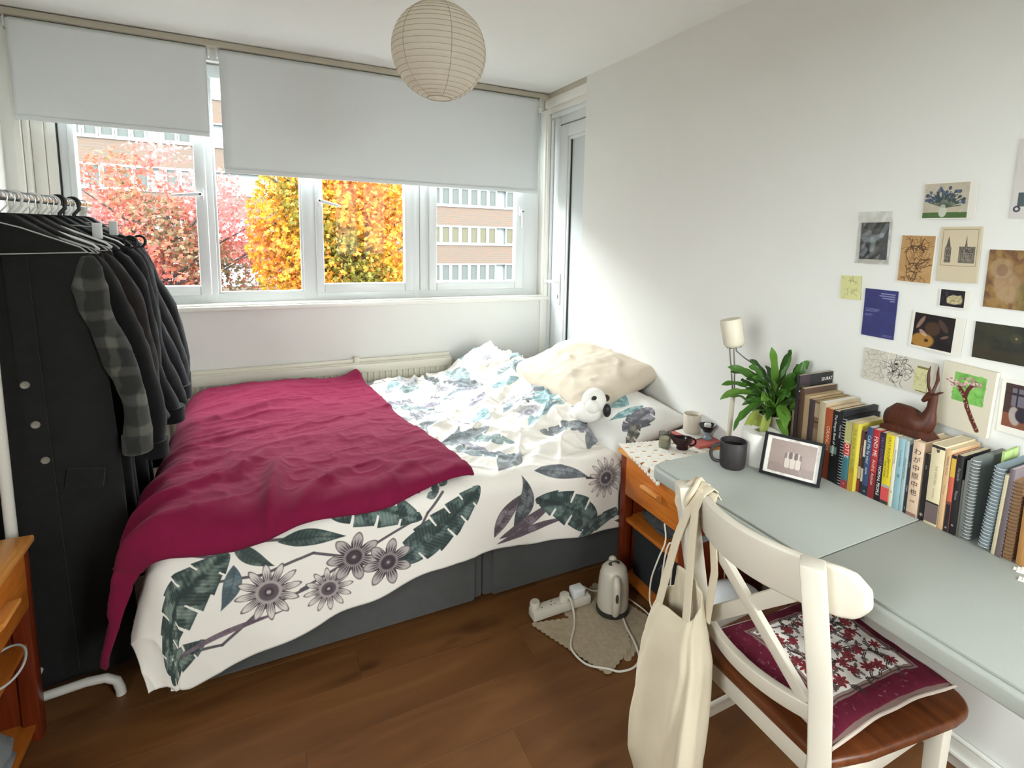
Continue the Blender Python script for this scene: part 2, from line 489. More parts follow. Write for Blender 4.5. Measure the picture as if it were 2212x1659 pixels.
g.box(XL - .1, rx0, YB - .12, YB, -.05, ZC); g.box(rx1, XR + .1, YB - .12, YB, -.05, ZC); g.box(rx0, rx1, YB - .12, YB, -.05, rz0); g.box(rx0, rx1, YB - .12, YB, rz1, ZC)
struct(g.obj('wall_back', wall_m, smooth=0))
g = G(); rxm = (rx0 + rx1) / 2
for a, b_ in ((rx0, rx0 + .05), (rx1 - .05, rx1), (rxm - .04, rxm + .04)): g.box(a, b_, YB - .10, YB - .04, rz0, rz1)
g.box(rx0, rx1, YB - .099, YB - .041, rz0, rz0 + .05); g.box(rx0, rx1, YB - .099, YB - .041, rz1 - .05, rz1)
fill_win_rear = struct(g.obj('fill_window_rear', upvc, bevel=.004))  # frame of the added rear window, there to let fill light in
for a, b_ in ((rx0 + .045, rxm - .035), (rxm + .035, rx1 - .045)):
    g = G(); g.box(a, b_, YB - .072, YB - .068, rz0 + .045, rz1 - .045); g.obj('pane', glass, parent=fill_win_rear, smooth=0)
g = G(); g.box(XR, XR + .12, YB - .1, 2.945, -.05, ZC)
struct(g.obj('wall_right', wall_m, smooth=0))
# window wall: below the sill, pier at the left, lintel
g = G()
g.box(XL - .1, 1.83, YW, YW + .2, -.05, 1.012)
g.box(XL - .1, -0.99, YW, YW + .2, 1.012, ZC)
g.box(-0.99, 1.83, YW + .02, YW + .2, 2.31, ZC)
struct(g.obj('wall_window', wall_m, smooth=0))
# white boarding at the left of the window
g = G()
g.box(-0.992, -0.966, 3.50, 3.60, 1.03, 2.31); g.box(-0.964, -0.945, 3.515, 3.61, 1.03, 2.31)
g.box(-0.943, -0.898, 3.545, 3.62, 1.03, 2.31); g.box(-0.896, -0.856, 3.552, 3.62, 1.03, 2.31)
struct(g.obj('trim_1', gloss_w, bevel=.002))
# batten between ceiling and blinds, the shadow there put into its colour
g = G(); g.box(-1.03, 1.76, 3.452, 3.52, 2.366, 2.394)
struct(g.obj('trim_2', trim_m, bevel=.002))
# window sill
g = G(); g.box(-1.0, 1.757, 3.462, 3.60, 1.012, 1.036); g.box(-1.0, 1.70, 3.49, 3.60, 1.036, 1.046)
struct(g.obj('trim_3', gloss_w, bevel=.004))
# boxing between sill and door frame
g = G(); g.box(1.69, 1.76, 3.485, 3.51, 0, 1.012); g.box(1.70, 1.757, 3.48, 3.6, 1.036, 2.30); g.box(1.712, 1.735, 3.472, 3.6, 1.036, 2.30)
struct(g.obj('trim_4', gloss_w, bevel=.003))
# baseboards: right wall with pipe-like moulding
g = G(); g.box(XR - .018, XR, YB, 2.94, 0, .078); g.tube([(XR - .012, YB, .085), (XR - .012, 2.94, .085)], .007, 8)
g.tube([(XR - .024, YB, .042), (XR - .024, 2.94, .042)], .008, 8)
struct(g.obj('baseboard_right', gloss_w))
g = G(); g.box(XL, XL + .016, YB, YW, 0, .09)
struct(g.obj('baseboard_left', gloss_w, bevel=.003))

# ---- window
win = G(); YF0, YF1 = 3.565, 3.635
def vbar(g, x0, x1, z0, z1, y0=YF0, y1=YF1): g.box(x0, x1, y0, y1, z0, z1)
vbar(win, -.852, -.805, 1.04, 2.30)            # left jamb
vbar(win, -.300, -.232, 1.04, 2.30)            # mullions
vbar(win, .193, .268, 1.04, 2.30)
vbar(win, .822, .866, 1.04, 2.30)
vbar(win, .868, .925, 1.04, 2.30)
vbar(win, 1.580, 1.70, 1.04, 2.30)
win.box(-.852, 1.70, YF0 + .001, YF1, 1.04, 1.094)
win.box(-.852, 1.70, YF0 + .001, YF1, 2.235, 2.30)
window = struct(win.obj('window_1', upvc, bevel=.005, smooth=30))
def sash(x0, x1, px0, px1, z0=1.090, pz0=1.143, pz1=2.19, z1=2.24):
    s = G(); a, b_ = 3.545, 3.60
    s.box(x0, px0, a, b_, z0, z1); s.box(px1, x1, a, b_, z0, z1)
    s.box(px0, px1, a + .0005, b_, z0, pz0); s.box(px0, px1, a + .0005, b_, pz1, z1)
    return s.obj('sash', upvc, parent=window, bevel=.006, smooth=30)
sash(-.815, -.262, -.788, -.313)
sash(.262, .824, .303, .769)
sash(.922, 1.582, .972, 1.518)
bead = G()
for x0, x1, z0 in ((-.232, .193, 1.092),):
    bead.box(x0, x0 + .012, 3.572, 3.60, z0, 2.24); bead.box(x1 - .012, x1, 3.572, 3.60, z0, 2.24)
    bead.box(x0, x1, 3.571, 3.60, z0, z0 + .014)
bead.obj('glazing_bead', upvc, parent=window, bevel=.003)
for x0, x1, z0 in ((-.79, -.311, 1.14), (-.225, .188, 1.10), (.30, .772, 1.14), (.97, 1.52, 1.14)):
    p = G(); p.box(x0, x1, 3.585, 3.589, z0, 2.195 if z0 > 1.12 else 2.24)
    p.obj('pane', glass, parent=window, smooth=0)
sg = G(); sg.box(-.857, -.8525, 3.556, 3.62, 1.05, 2.30)
sg.obj('seal', dark_gap, parent=window, smooth=0)
def win_handle(x, z, dx, dz):
    h = G(); y = 3.545
    h.box(x - .012, x + .012, y - .014, y, z - .03, z + .03)
    h.tube([(x, y - .012, z), (x, y - .032, z), (x + dx * .2, y - .036, z + dz * .2), (x + dx, y - .034, z + dz)], [.011, .011, .010, .007], 10)
    o = h.obj('handle', white_pl, parent=window, bevel=.003)
    k = G(); k.sphere((x, y - .044, z), .006, 10, 6); k.obj('lock_button', black_pl, parent=o)
win_handle(-.288, 1.628, -.125, -.012)
win_handle(.283, 1.626, .115, -.03)
win_handle(1.552, 1.62, .004, -.115)
# mitred weld lines of the frame corners, real grooves filled dark
# ---- balcony door in the right wall
d = G(); X0 = 1.76
d.box(X0, X0 + .07, 3.375, 3.50, 0, 2.36); d.box(X0 - .02, X0, 3.46, 3.50, 0, 2.24)
d.box(X0, X0 + .07, 2.60, 3.375, 2.195, 2.36)
d.box(X0 - .03, X0, 2.60, 3.46, 2.245, 2.275)
door = struct(d.obj('door_1', upvc, bevel=.006))
lf = G(); a, b_ = X0 - .012, X0 + .05
lf.box(a, b_, 3.255, 3.368, .04, 2.185); lf.box(a, b_, 2.60, 3.255, 2.105, 2.185); lf.box(a, b_, 2.60, 3.255, .04, .16)
lf.box(a + .008, b_, 3.235, 3.256, .16, 2.105); lf.box(a + .008, b_, 2.6, 3.24, 2.085, 2.106)
lf.obj('leaf', upvc, parent=door, bevel=.006)
p = G(); p.box(X0 + .015, X0 + .03, 2.60, 3.236, .16, 2.086); p.obj('panel', M('white_door_panel', '#c9cdcd', rough=.35), parent=door, smooth=0)
s_ = G(); s_.box(X0 - .002, X0 + .02, 3.368, 3.3755, .04, 2.192); s_.box(X0 + .004, X0 + .02, 3.2325, 3.2365, .16, 2.085)
s_.obj('seal', dark_gap, parent=door, smooth=0)
h = G(); h.box(X0 - .025, X0 - .012, 3.295, 3.325, 1.00, 1.21)
h.tube([(X0 - .02, 3.31, 1.155), (X0 - .065, 3.31, 1.155), (X0 - .068, 3.33, 1.155), (X0 - .066, 3.42, 1.15)], .010, 10)
hd = h.obj('handle', white_pl, parent=door, bevel=.004)
k = G(); k.box(X0 - .0265, X0 - .025, 3.306, 3.314, 1.04, 1.065); k.obj('keyhole', black_pl, parent=hd, smooth=0)
# head boards above the door, flush with the wall plane
g = G(); g.box(1.70, 1.745, 2.94, 3.50, 2.31, 2.366); g.box(1.715, 1.76, 2.6, 3.50, 2.275, 2.31)
struct(g.obj('trim_5', gloss_w, bevel=.004))
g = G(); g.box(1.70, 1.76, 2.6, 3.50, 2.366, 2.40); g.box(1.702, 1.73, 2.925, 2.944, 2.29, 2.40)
struct(g.obj('trim_6', trim_m, bevel=.002))
# wall behind the door head and outer jamb so no light leaks
g = G(); g.box(1.75, 1.95, 2.5, 3.75, -.05, -.001); g.box(1.83, 1.95, 2.5, 3.70, 0, ZC); g.box(1.712, 1.83, 2.55, 2.94, 2.19, ZC)
struct(g.obj('wall_outer', wall_m, smooth=0))

# ---- roller blinds
blind_m = M('grey_blackout_fabric', '#dde1e2', rough=0.9, vary=(3, 0.015), bump=(600, .15))
def blind(x0, x1, zb, label, sag):
    t = thing('roller_blind', label, 'blind', ((x0 + x1) / 2, 3.47, zb), 'grey roller blinds')
    nx, nz = 40, 30
    pts = np.zeros((nz, nx, 3))
    for i in range(nz):
        z = 2.352 + (zb + .02 - 2.352) * i / (nz - 1)
        x = np.linspace(x0, x1, nx)
        pts[i, :, 0] = x
        pts[i, :, 1] = 3.462 + .003 * (vn(x * 3 + 5, np.full(nx, z * 1.2), 4) - .5) * i / nz + sag * np.exp(-((x - x1 + .28) / .10) ** 2) * np.exp(-((z - zb - .1) / .12) ** 2)
        pts[i, :, 2] = z
    gg = G(); gg.grid(pts); gg.obj('fabric', blind_m, parent=t, solid=.0012, smooth=60)
    b = G(); b.box(x0, x1, 3.456, 3.468, zb, zb + .022); b.obj('bottom_bar', blind_m, parent=t, bevel=.005)
    r = G(); r.tube([(x0 + .005, 3.485, 2.345), (x1 - .005, 3.485, 2.345)], .019, 14); r.obj('roller', blind_m, parent=t)
    for xx_ in (x0 - .012, x1 + .006):
        k = G(); k.box(xx_, xx_ + .006, 3.466, 3.508, 2.318, 2.366); k.sphere((xx_ + .003, 3.485, 2.345), .014, 10, 6, sx=.6)
        k.obj('bracket', white_pl, parent=t, bevel=.002)
blind(-.970, -.227, 1.918, 'grey roller blind, the shorter one at the left over the red tree', 0)
blind(-.172, 1.638, 1.742, 'grey roller blind, the wide one pulled halfway down behind the paper lantern', .006)

# ---- radiator under the window
rt_ = thing('radiator', 'cream panel radiator on the wall under the window sill behind the bed', 'radiator', (.3, 3.45, .12))
g = G(); Y0 = 3.425
nr = 46; xs = []; x0, x1 = -.62, 1.035
prof = []
stp = (x1 - x0 - .06) / nr
for i in range(nr):
    a = x0 + .03 + i * stp
    prof += [(a, Y0), (a + stp * .30, Y0), (a + stp * .45, Y0 + .012), (a + stp * .85, Y0 + .012)]
prof.append((x1 - .03, Y0))
vs = [(x, y, z) for x, y in prof for z in (.16, .615)]
g.add(vs, [(2 * i, 2 * i + 2, 2 * i + 3, 2 * i + 1) for i in range(len(prof) - 1)])
g.obj('ribbed_panel', radm, parent=rt_, smooth=20)
g = G(); g.box(x0, x1, Y0 - .004, Y0 + .02, .615, .667); g.box(x0, x1, Y0 - .004, Y0 + .02, .12, .16)
g.box(x0, x0 + .03, Y0 - .003, Y0 + .02, .16, .615); g.box(x1 - .03, x1, Y0 - .003, Y0 + .02, .16, .615)
g.box(x0 + .01, x1 - .01, Y0 + .022, YW - .03, .13, .655)
g.obj('front_frame', radm, parent=rt_, bevel=.004)
g = G(); g.box(x0, x1, Y0 + .018, YW - .012, .664, .672); g.box(x0, x1, YW - .028, YW - .006, .655, .69); g.box(.445, .475, YW - .05, YW - .004, .66, .705)
g.obj('top_grille', radm, parent=rt_, bevel=.002)

# ================================================================== OUTSIDE
GZ = -5.2
g = G(); g.box(-140, 160, 4.2, 140, GZ - .2, GZ); g.box(-140, 160, -140, -1.6, GZ - .2, GZ); g.box(-140, -1.6, -1.6, 4.2, GZ - .2, GZ); g.box(2.3, 160, -1.6, 4.2, GZ - .2, GZ)
struct(g.obj('ground', M('asphalt_and_grass', '#4a4a44', rough=.95, vary=(.4, .2)), smooth=0), None)
# brick block of flats opposite
FY = 38.0
bl = thing('apartment_building', 'long brick apartment block with bands of white windows behind the trees', 'building', (4, FY, GZ))
brick = bpy.data.materials.new('pale_brickwork'); brick.use_nodes = True
nt = brick.node_tree; n = nt.nodes; b = n['Principled BSDF']; b.inputs['Roughness'].default_value = .95
tc = n.new('ShaderNodeTexCoord'); mp = n.new('ShaderNodeMapping'); mp.inputs['Rotation'].default_value = (PI / 2, 0, 0)
bt = n.new('ShaderNodeTexBrick'); bt.inputs['Scale'].default_value = 1.0
bt.inputs['Brick Width'].default_value = .46; bt.inputs['Row Height'].default_value = .15; bt.inputs['Mortar Size'].default_value = .012
bt.inputs['Color1'].default_value = (.053, .031, .020, 1); bt.inputs['Color2'].default_value = (.042, .031, .023, 1); bt.inputs['Mortar'].default_value = (.052, .043, .034, 1)
nt.links.new(tc.outputs['Object'], mp.inputs['Vector']); nt.links.new(mp.outputs[0], bt.inputs['Vector']); nt.links.new(bt.outputs['Color'], b.inputs['Base Color'])
fr_m = M('facade_white_frames', '#5c6061', rough=.6)
pane_m = M('facade_pane', '#3b3e3c', rough=.7, spec=.05)
curt_m = M('facade_curtained_pane', '#403e33', rough=.7, spec=.05)
bx0, bx1 = -95, 120
for k in range(-2, 6):
    z0 = .44 + 2.635 * k
    g = G(); g.box(bx0, bx1, FY, FY + 8, z0 - 1.29, z0); g.obj('brick_band', brick, parent=bl, smooth=0)
    g = G(); g.box(bx0, bx1, FY - .06, FY + .3, z0, z0 + .09); g.box(bx0, bx1, FY - .06, FY + .3, z0 - 1.36, z0 - 1.28); g.obj('white_ledge', fr_m, parent=bl, smooth=0)
g = G(); g.box(bx0, bx1, FY + .25, FY + 8, GZ, 14.6); g.obj('core_wall', fr_m, parent=bl, smooth=0)
fw_, fh_ = .66, 1.24
def unit():
    f = G(); a, c = fw_ / 2, fh_
    f.box(-a, -a + .1, -.05, .1, 0, c); f.box(a - .1, a, -.05, .1, 0, c); f.box(-a + .1, a - .1, -.05, .1, 0, .1); f.box(-a + .1, a - .1, -.05, .1, c - .1, c)
    return f
proto = unit().obj('window', fr_m, parent=bl, smooth=0, world=False)
pp = G(); pp.box(-fw_ / 2 + .1, fw_ / 2 - .1, 0, .03, .1, fh_ - .1)
pane0 = pp.obj('pane', pane_m, parent=proto, smooth=0, world=False)
pane_alt = pane0.data.copy(); pane_alt.materials.clear(); pane_alt.materials.append(curt_m)
first = True; cnt = 0
cols = [(-10.5 + i * .68) for i in range(11)] + [(1 + i * 1.36) for i in range(6)] + [9.0 + i * .68 for i in range(13)]
for k in (-1, 0, 1, 2):
    z0 = .44 + 2.635 * k + .09
    for i, x in enumerate(cols):
        if i % 9 == 8: continue
        if k == 2 and x > 2: continue
        if first: o, p_ = proto, pane0; first = False
        else:
            o = proto.copy(); COL.objects.link(o); o.parent = bl
            p_ = pane0.copy(); COL.objects.link(p_); p_.parent = o
        o.location = (x - 4, 0.02, z0 - GZ)
        if k == 0 and x > 8: p_.data = pane_alt
        cnt += 1
# trees
def leaf_cloud(n, c, rad, size, cols, seed, hole=0.0):
    r = np.random.default_rng(seed)
    d = r.normal(size=(n * 3, 3)); d /= np.linalg.norm(d, axis=1, keepdims=True)
    u = r.random(n * 3) ** .45
    P = d * u[:, None]
    # clump into boughs
    cl = r.normal(size=(70, 3)); cl /= np.linalg.norm(cl, axis=1, keepdims=True); cl *= (r.random(70) ** .4)[:, None]
    dist = np.min(np.linalg.norm(P[:, None, :] - cl[None], axis=2), axis=1)
    P = P[dist < (.34 - hole)][:n]
    P = P * np.array(rad) + np.array(c)
    n = len(P)
    g = G(); V = []; F = []; mi = []
    ax = r.normal(size=(n, 3)); ax[:, 2] -= .6; ax /= np.linalg.norm(ax, axis=1, keepdims=True)
    bx = np.cross(ax, r.normal(size=(n, 3))); bx /= np.linalg.norm(bx, axis=1, keepdims=True)
    nn = np.cross(ax, bx)
    s = size * (.6 + .8 * r.random(n))
    # five-pointed maple-like outline
    shape = [(-.5, 0), (-.1, .5), (.05, .22), (.55, .42), (.42, .1), (.75, 0), (.42, -.1), (.55, -.42), (.05, -.22), (-.1, -.5)]
    m = len(shape)
    verts = np.zeros((n, m, 3))
    for q, (a, b2) in enumerate(shape):
        verts[:, q] = P + ax * (a * s)[:, None] + bx * (b2 * s)[:, None] + nn * (-.25 * abs(b2) * s)[:, None]
    g.v = [tuple(x) for x in verts.reshape(-1, 3)]
    g.f = [tuple(range(i * m, i * m + m)) for i in range(n)]
    zr = (P[:, 2] - c[2]) / rad[2]; noise_ = r.random(n)
    mi = np.clip((cols * (.5 + .28 * zr + .5 * (noise_ - .5) + .35 * np.sin(P[:, 0] * 2.1 + P[:, 2] * 1.7))), 0, cols - 1).astype(int)
    g.mi = [int(x) for x in mi]; g.uv = [[(0, 0)] * m] * n
    return g
def tree(name, label, base, c, rad, n, size, leafm, seed, hole=0.0):
    t = thing(name, label, 'tree', base)
    bark = M('dark_bark', '#2c2724', rough=.9)
    r = random.Random(seed)
    tr = G(); tr.tube([base, (base[0] + .1, base[1], (base[2] + c[2]) / 2 - .6), (c[0], c[1], c[2] - rad[2] * .5), (c[0] + .1, c[1], c[2] + rad[2] * .5)], [.22, .17, .12, .03], 10)
    tr.obj('trunk', bark, parent=t)
    for i in range(16):
        a = r.random() * 2 * PI; z0 = c[2] - rad[2] * (.55 - .9 * i / 16)
        L = .85
        p0 = Vector((c[0], c[1], z0)); p2 = Vector((c[0] + math.cos(a) * rad[0] * L, c[1] + math.sin(a) * rad[1] * L, z0 + rad[2] * .35))
        p1 = p0.lerp(p2, .5) + Vector((0, 0, -.12))
        bg_ = G(); bg_.tube([p0, p1, p2], [.05, .032, .01], 6); bg_.obj('branch', bark, parent=t)
    g = leaf_cloud(n, c, rad, size, len(leafm), seed, hole)
    o = g.obj('foliage', leafm, parent=t, smooth=0); o['kind'] = 'stuff'
def leafmat(nm, c): return M(nm, c, rough=.6, translucent=.35, spec=.2)
red = [leafmat('leaf_brown', '#54442f'), leafmat('leaf_rust', '#72402f'), leafmat('leaf_coral', '#86443c'), leafmat('leaf_pink', '#8c5452')]
yel = [leafmat('leaf_olive', '#565018'), leafmat('leaf_gold', '#885816'), leafmat('leaf_yellow', '#936616'), leafmat('leaf_orange', '#904e1e')]
tree('maple_tree', 'red-leaved maple tree with thin foliage outside the left window', (-1.9, 15.6, GZ), (-2.05, 15.6, 0.55), (2.3, 1.6, 2.75), 11500, .088, red, 3, .085)
tree('maple_tree', 'dense yellow and orange maple tree outside the middle windows', (1.6, 14.0, GZ), (1.55, 14.0, 1.25), (1.95, 1.7, 2.3), 24000, .092, yel, 5)
# ================================================================== THE BED
grey_up = M('charcoal_upholstery', '#4a4a49', rough=.95, vary=(30, .08), bump=(500, .4), sheen=.2)
BX0, BX1, BY0, BY1 = -.245, 1.68, 1.925, 3.275
t = thing('divan_bed', 'double divan bed base upholstered in charcoal fabric with drawer fronts', 'bed', (.7, 2.6, 0))
g = G(); g.box(BX0, .712, BY0 + .012, BY1, .03, .33); g.obj('base', grey_up, parent=t, bevel=.012)
g = G(); g.box(.714, BX1, BY0 + .012, BY1, .03, .33); g.obj('base', grey_up, parent=t, bevel=.012)
for a, b_ in ((BX0 + .035, .676), (.75, 1.46)):
    g = G(); g.box(a, b_, BY0 - .004, BY0 + .05, .034, .326); g.obj('drawer', grey_up, parent=t, bevel=.008)
for x in (-.19, .62, .80, 1.6):
    for y in (2.0, 3.2):
        g = G(); g.lathe([(.0, 0), (.022, 0), (.022, .03), (0, .03)], 12, (x, y, 0)); g.obj('castor', black_pl, parent=t)
matt = M('mattress_ticking', '#b9b8b6', rough=.9, vary=(20, .05))
g = G(); g.box(BX0 + .01, BX1, BY0 + .005, BY1, .332, .535)
tag(g.obj('mattress', matt, bevel=.045, seg=4), 'grey-white mattress under the duvet, seen at the bed head corner', 'mattress')

# ---- printed cotton of the duvet cover
PR = Canvas(-.80, 1.62, 1.38, 3.42, 620, '#e2dcd3')
DK, LT = '#2c3836', '#75857f'
rr = random.Random(4)
def Yf(z): return 1.9 - (.575 - z) - .02
def motif_front():
    # stems
    for pts in ([(-.28, 1.84), (-.18, 1.80), (-.05, 1.82), (.08, 1.80)], [(-.2, 1.72), (-.05, 1.71), (.1, 1.745), (.22, 1.70), (.42, 1.78)],
                [(-.30, 1.52), (-.16, 1.51), (-.05, 1.60), (.08, 1.63)], [(.06, 1.63), (.18, 1.68), (.3, 1.66)], [(.40, 1.66), (.47, 1.80), (.53, 1.86)]):
        PR.line(pts, .006, '#4a4348', .9)
    PR.leaf(-.42, 1.50, -.13, 1.80, .185, DK, '#7d8a7f', .02, 7, seed=2)
    PR.leaf(-.40, 1.47, -.20, 1.54, .10, DK, '#7d8a7f', -.01, 5, seed=8)
    PR.leaf(-.12, 1.76, -.16, 1.62, .05, '#46545a', '#6e7c80', .012, 0, 'lance', seed=4)
    PR.leaf(-.30, 1.50, .03, 1.58, .018, '#5a4a54', '#7a6a72', .012, 0, 'lance', seed=4)
    PR.leaf(.00, Yf(.50), .20, Yf(.475), .055, DK, '#68756f', .006, 0, 'lance', seed=5)
    PR.leaf(-.12, 1.83, -.01, 1.73, .045, '#37423f', '#68756f', -.01, 0, 'lance', seed=5)
    PR.leaf(.15, Yf(.575), .45, Yf(.475), .13, DK, '#75857f', .015, 4, seed=21)
    PR.leaf(.37, Yf(.335), .67, Yf(.55), .145, DK, '#6f807c', -.012, 6, seed=12)
    PR.leaf(.72, Yf(.34), .86, Yf(.50), .055, '#4d4448', '#8d8287', .02, 0, 'lance', seed=6)
    PR.leaf(.80, Yf(.36), .84, Yf(.56), .07, '#3d4143', '#777a7d', -.03, 0, 'lance', seed=7)
    PR.leaf(.74, Yf(.33), 1.0, Yf(.45), .045, '#564a52', '#8d8087', -.012, 0, 'lance', seed=8)
    PR.leaf(.73, Yf(.31), 1.05, Yf(.36), .03, '#564a52', '#8d8087', .006, 0, 'lance', seed=9)
    PR.leaf(1.17, Yf(.29), .89, Yf(.46), .145, DK, '#6f807c', -.02, 4, seed=33)
    PR.leaf(1.08, Yf(.24), 1.33, Yf(.34), .06, '#36403f', '#7a8583', .01, 3, seed=3)
    PR.leaf(.90, Yf(.57), 1.13, Yf(.50), .06, '#55585c', '#8b9094', .012, 0, 'lance', seed=14)
    PR.line([(1.12, Yf(.50)), (1.20, Yf(.485))], .006, '#3d3a3d')
    for x, z, R, n_ in ((-.03, .345, .094, 12), (.142, .305, .076, 12)):
        PR.flower(x, Yf(z), R, '#d3cac3', '#3d3338', '#4d4046', n_, .2)
    for x, z, R in ((.222, .395, .085), (.332, .345, .085)):
        PR.flower(x, Yf(z), R, '#b0a7a3', '#4a4044', '#332a30', 7, .9)
    PR.flower(1.214, Yf(.48), .085, '#d2cac6', '#5a5358', '#46444a', 14, .1)
    for dx, dz, an in ((0, 0, .3), (.03, .01, 1.2), (-.02, .02, 2.2), (.055, .035, .7)):
        x, y = .47 + dx, Yf(.545) + dz
        PR.leaf(x, y, x + .05 * math.cos(an), y + .05 * math.sin(an), .028, '#3a4442', '#7f8885', 0, 0, 'lance')
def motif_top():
    pal = [('#74838a', '#b0bdc2'), ('#65787a', '#a5bab8'), ('#75727f', '#b0aebb'), ('#76999f', '#b4d0d4'), ('#585e61', '#979da0')]  # paler than the front motifs: strong light on the top put into the colour
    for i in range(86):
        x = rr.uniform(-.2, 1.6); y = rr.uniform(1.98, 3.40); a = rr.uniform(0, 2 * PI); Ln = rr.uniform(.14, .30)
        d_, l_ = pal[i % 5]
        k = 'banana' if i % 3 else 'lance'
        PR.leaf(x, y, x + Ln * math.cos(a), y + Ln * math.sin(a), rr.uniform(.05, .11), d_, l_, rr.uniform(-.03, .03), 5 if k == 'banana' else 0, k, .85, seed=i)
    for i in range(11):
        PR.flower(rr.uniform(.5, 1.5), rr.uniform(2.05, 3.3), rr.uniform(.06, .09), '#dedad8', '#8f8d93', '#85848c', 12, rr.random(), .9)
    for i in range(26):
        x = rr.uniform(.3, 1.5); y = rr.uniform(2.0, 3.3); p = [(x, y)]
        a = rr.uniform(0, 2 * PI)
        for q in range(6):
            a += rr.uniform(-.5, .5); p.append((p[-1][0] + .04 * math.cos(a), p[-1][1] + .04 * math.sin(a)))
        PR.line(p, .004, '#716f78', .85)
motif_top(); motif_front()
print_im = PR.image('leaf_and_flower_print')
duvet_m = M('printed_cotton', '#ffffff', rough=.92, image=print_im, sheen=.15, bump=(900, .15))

XF, YFR, YBK, RB = -.265, 1.905, 3.285, .065
def top_z(X, Y):
    z = .560 + .018 * (fbm(X * 3, Y * 3, 3) - .5)
    z = z + .075 * sst(X, .70, 1.30) * sst(Y, 1.95, 2.25)
    z = z + .10 * np.exp(-((X - 1.16) / .14) ** 2 - ((Y - 3.20) / .14) ** 2)
    z = z + .05 * np.exp(-((X - 1.28) / .16) ** 2 - ((Y - 2.85) / .3) ** 2)
    z = z + .035 * np.exp(-((X + .02) / .25) ** 2 - ((Y - 3.1) / .35) ** 2)
    return z
def bed_pt(X, Y, ztop=None):
    """flattened cloth coordinate -> point on the draped bed"""
    a = np.maximum(XF - X, 0); b = np.maximum(YFR - Y, 0) - np.maximum(Y - YBK, 0)
    d = np.hypot(a, b) + 1e-9
    dx, dy = -a / d, -b / d
    bx = np.maximum(X, XF); by = np.clip(Y, YFR, YBK)
    z0 = top_z(bx, by) if ztop is None else ztop
    q = RB * PI / 2
    th = np.minimum(d, q) / RB
    rest = np.maximum(d - q, 0)
    flare = .24 * np.abs(dx) ** 2 + .03 * np.abs(dy)
    out = RB * np.sin(th) + rest * flare
    down = RB * (1 - np.cos(th)) + rest * np.sqrt(1 - flare ** 2)
    z = z0 - down
    # cloth that reaches the floor spreads outwards
    low = np.maximum(.012 - z, 0)
    out = out + low * .6; z = np.maximum(z, .012 + .004 * np.sin(X * 60))
    return np.stack([bx + dx * out, by + dy * out, z], -1)
HX = [-.70, -.45, -.36, -.24, -.011, .20, .609, .855, 1.05, 1.295, 1.6]
HZ = [.30, .17, .11, .095, .156, .205, .281, .284, .262, .238, .238]
def front_len(X): return (.560 - np.interp(X, HX, HZ)) + .037 + .006 * np.sin(X * 23)
NU, NV = 330, 270
u = np.linspace(0, 1, NU)[:, None]; v = np.linspace(0, 1, NV)[None, :]
XLm = XF - .33
X = XLm + (1.34 - XLm) * u + 0 * v
Ybot = YFR - front_len(X[:, :1])
Y = 3.36 + (Ybot - 3.36) * v
X = XLm + (1.295 + .17 * sst(Y, 1.95, 3.2) + .012 * np.sin(Y * 14) - XLm) * u
P = bed_pt(X, Y)
N = gnormals(P); N *= np.sign(N[NU // 2, 40, 2])
top = sst(Y, 1.84, 2.0); rightw = sst(X, .25, .75)
wx = X + .06 * vn(X * 6, Y * 6, 31); wy = Y + .06 * vn(X * 6, Y * 6, 32)
def crease(deg, fa, fc, ex, sd):
    c_, s_ = math.cos(math.radians(deg)), math.sin(math.radians(deg))
    qx, qy = wx + .05 * vn(X * 9, Y * 9, sd + 50), wy + .05 * vn(X * 9, Y * 9, sd + 60)
    return ridge((qx * c_ + qy * s_) * fa, (-qx * s_ + qy * c_) * fc, sd) ** ex
cr = crease(28, 2.6, 8.5, 3, 41) * .024 + crease(62, 2.2, 10, 4, 42) * .016 + crease(5, 4, 17, 4, 43) * .010 + crease(-35, 5, 19, 4, 45) * .008 + crease(40, 9, 34, 3, 46) * .0035 + .030 * (fbm(X * 4, Y * 4, 44) - .5)
fr = .012 * (fbm(X * 5 + 3, Y * 3, 51) - .5) + .004 * ridge(wx * 8 + wy * 6, wy * 3, 52) ** 3 + .010 * np.sin(X * 17 + 5 * vn(X * 2, Y, 53)) * sst(1.80 - Y, 0, .25) * .6
edge = np.minimum(1, np.minimum(u, 1 - u) * 30)
D = 1.3 * cr * top * (.25 + .75 * rightw) * sst(1 - u, 0, .03) + fr * (1 - top)
P = P + N * D[..., None]
P[..., 2] = np.maximum(P[..., 2], .012)
P[-3:, :, 2] -= np.array([.006, .016, .03])[:, None] * (P[-3:, :, 2] > .3)
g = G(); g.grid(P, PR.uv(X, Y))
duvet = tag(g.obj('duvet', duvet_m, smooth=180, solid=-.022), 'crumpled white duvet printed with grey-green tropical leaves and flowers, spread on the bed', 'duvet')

# ---- maroon fleece blanket
fleece = M('raspberry_fleece', '#701636', rough=1.0, sheen=.04, spec=.1, vary=(14, .07), bump=(420, .5))
nu, nv = 230, 200
U = np.linspace(0, 1, nu)[:, None]; V = np.linspace(0, 1, nv)[None, :]
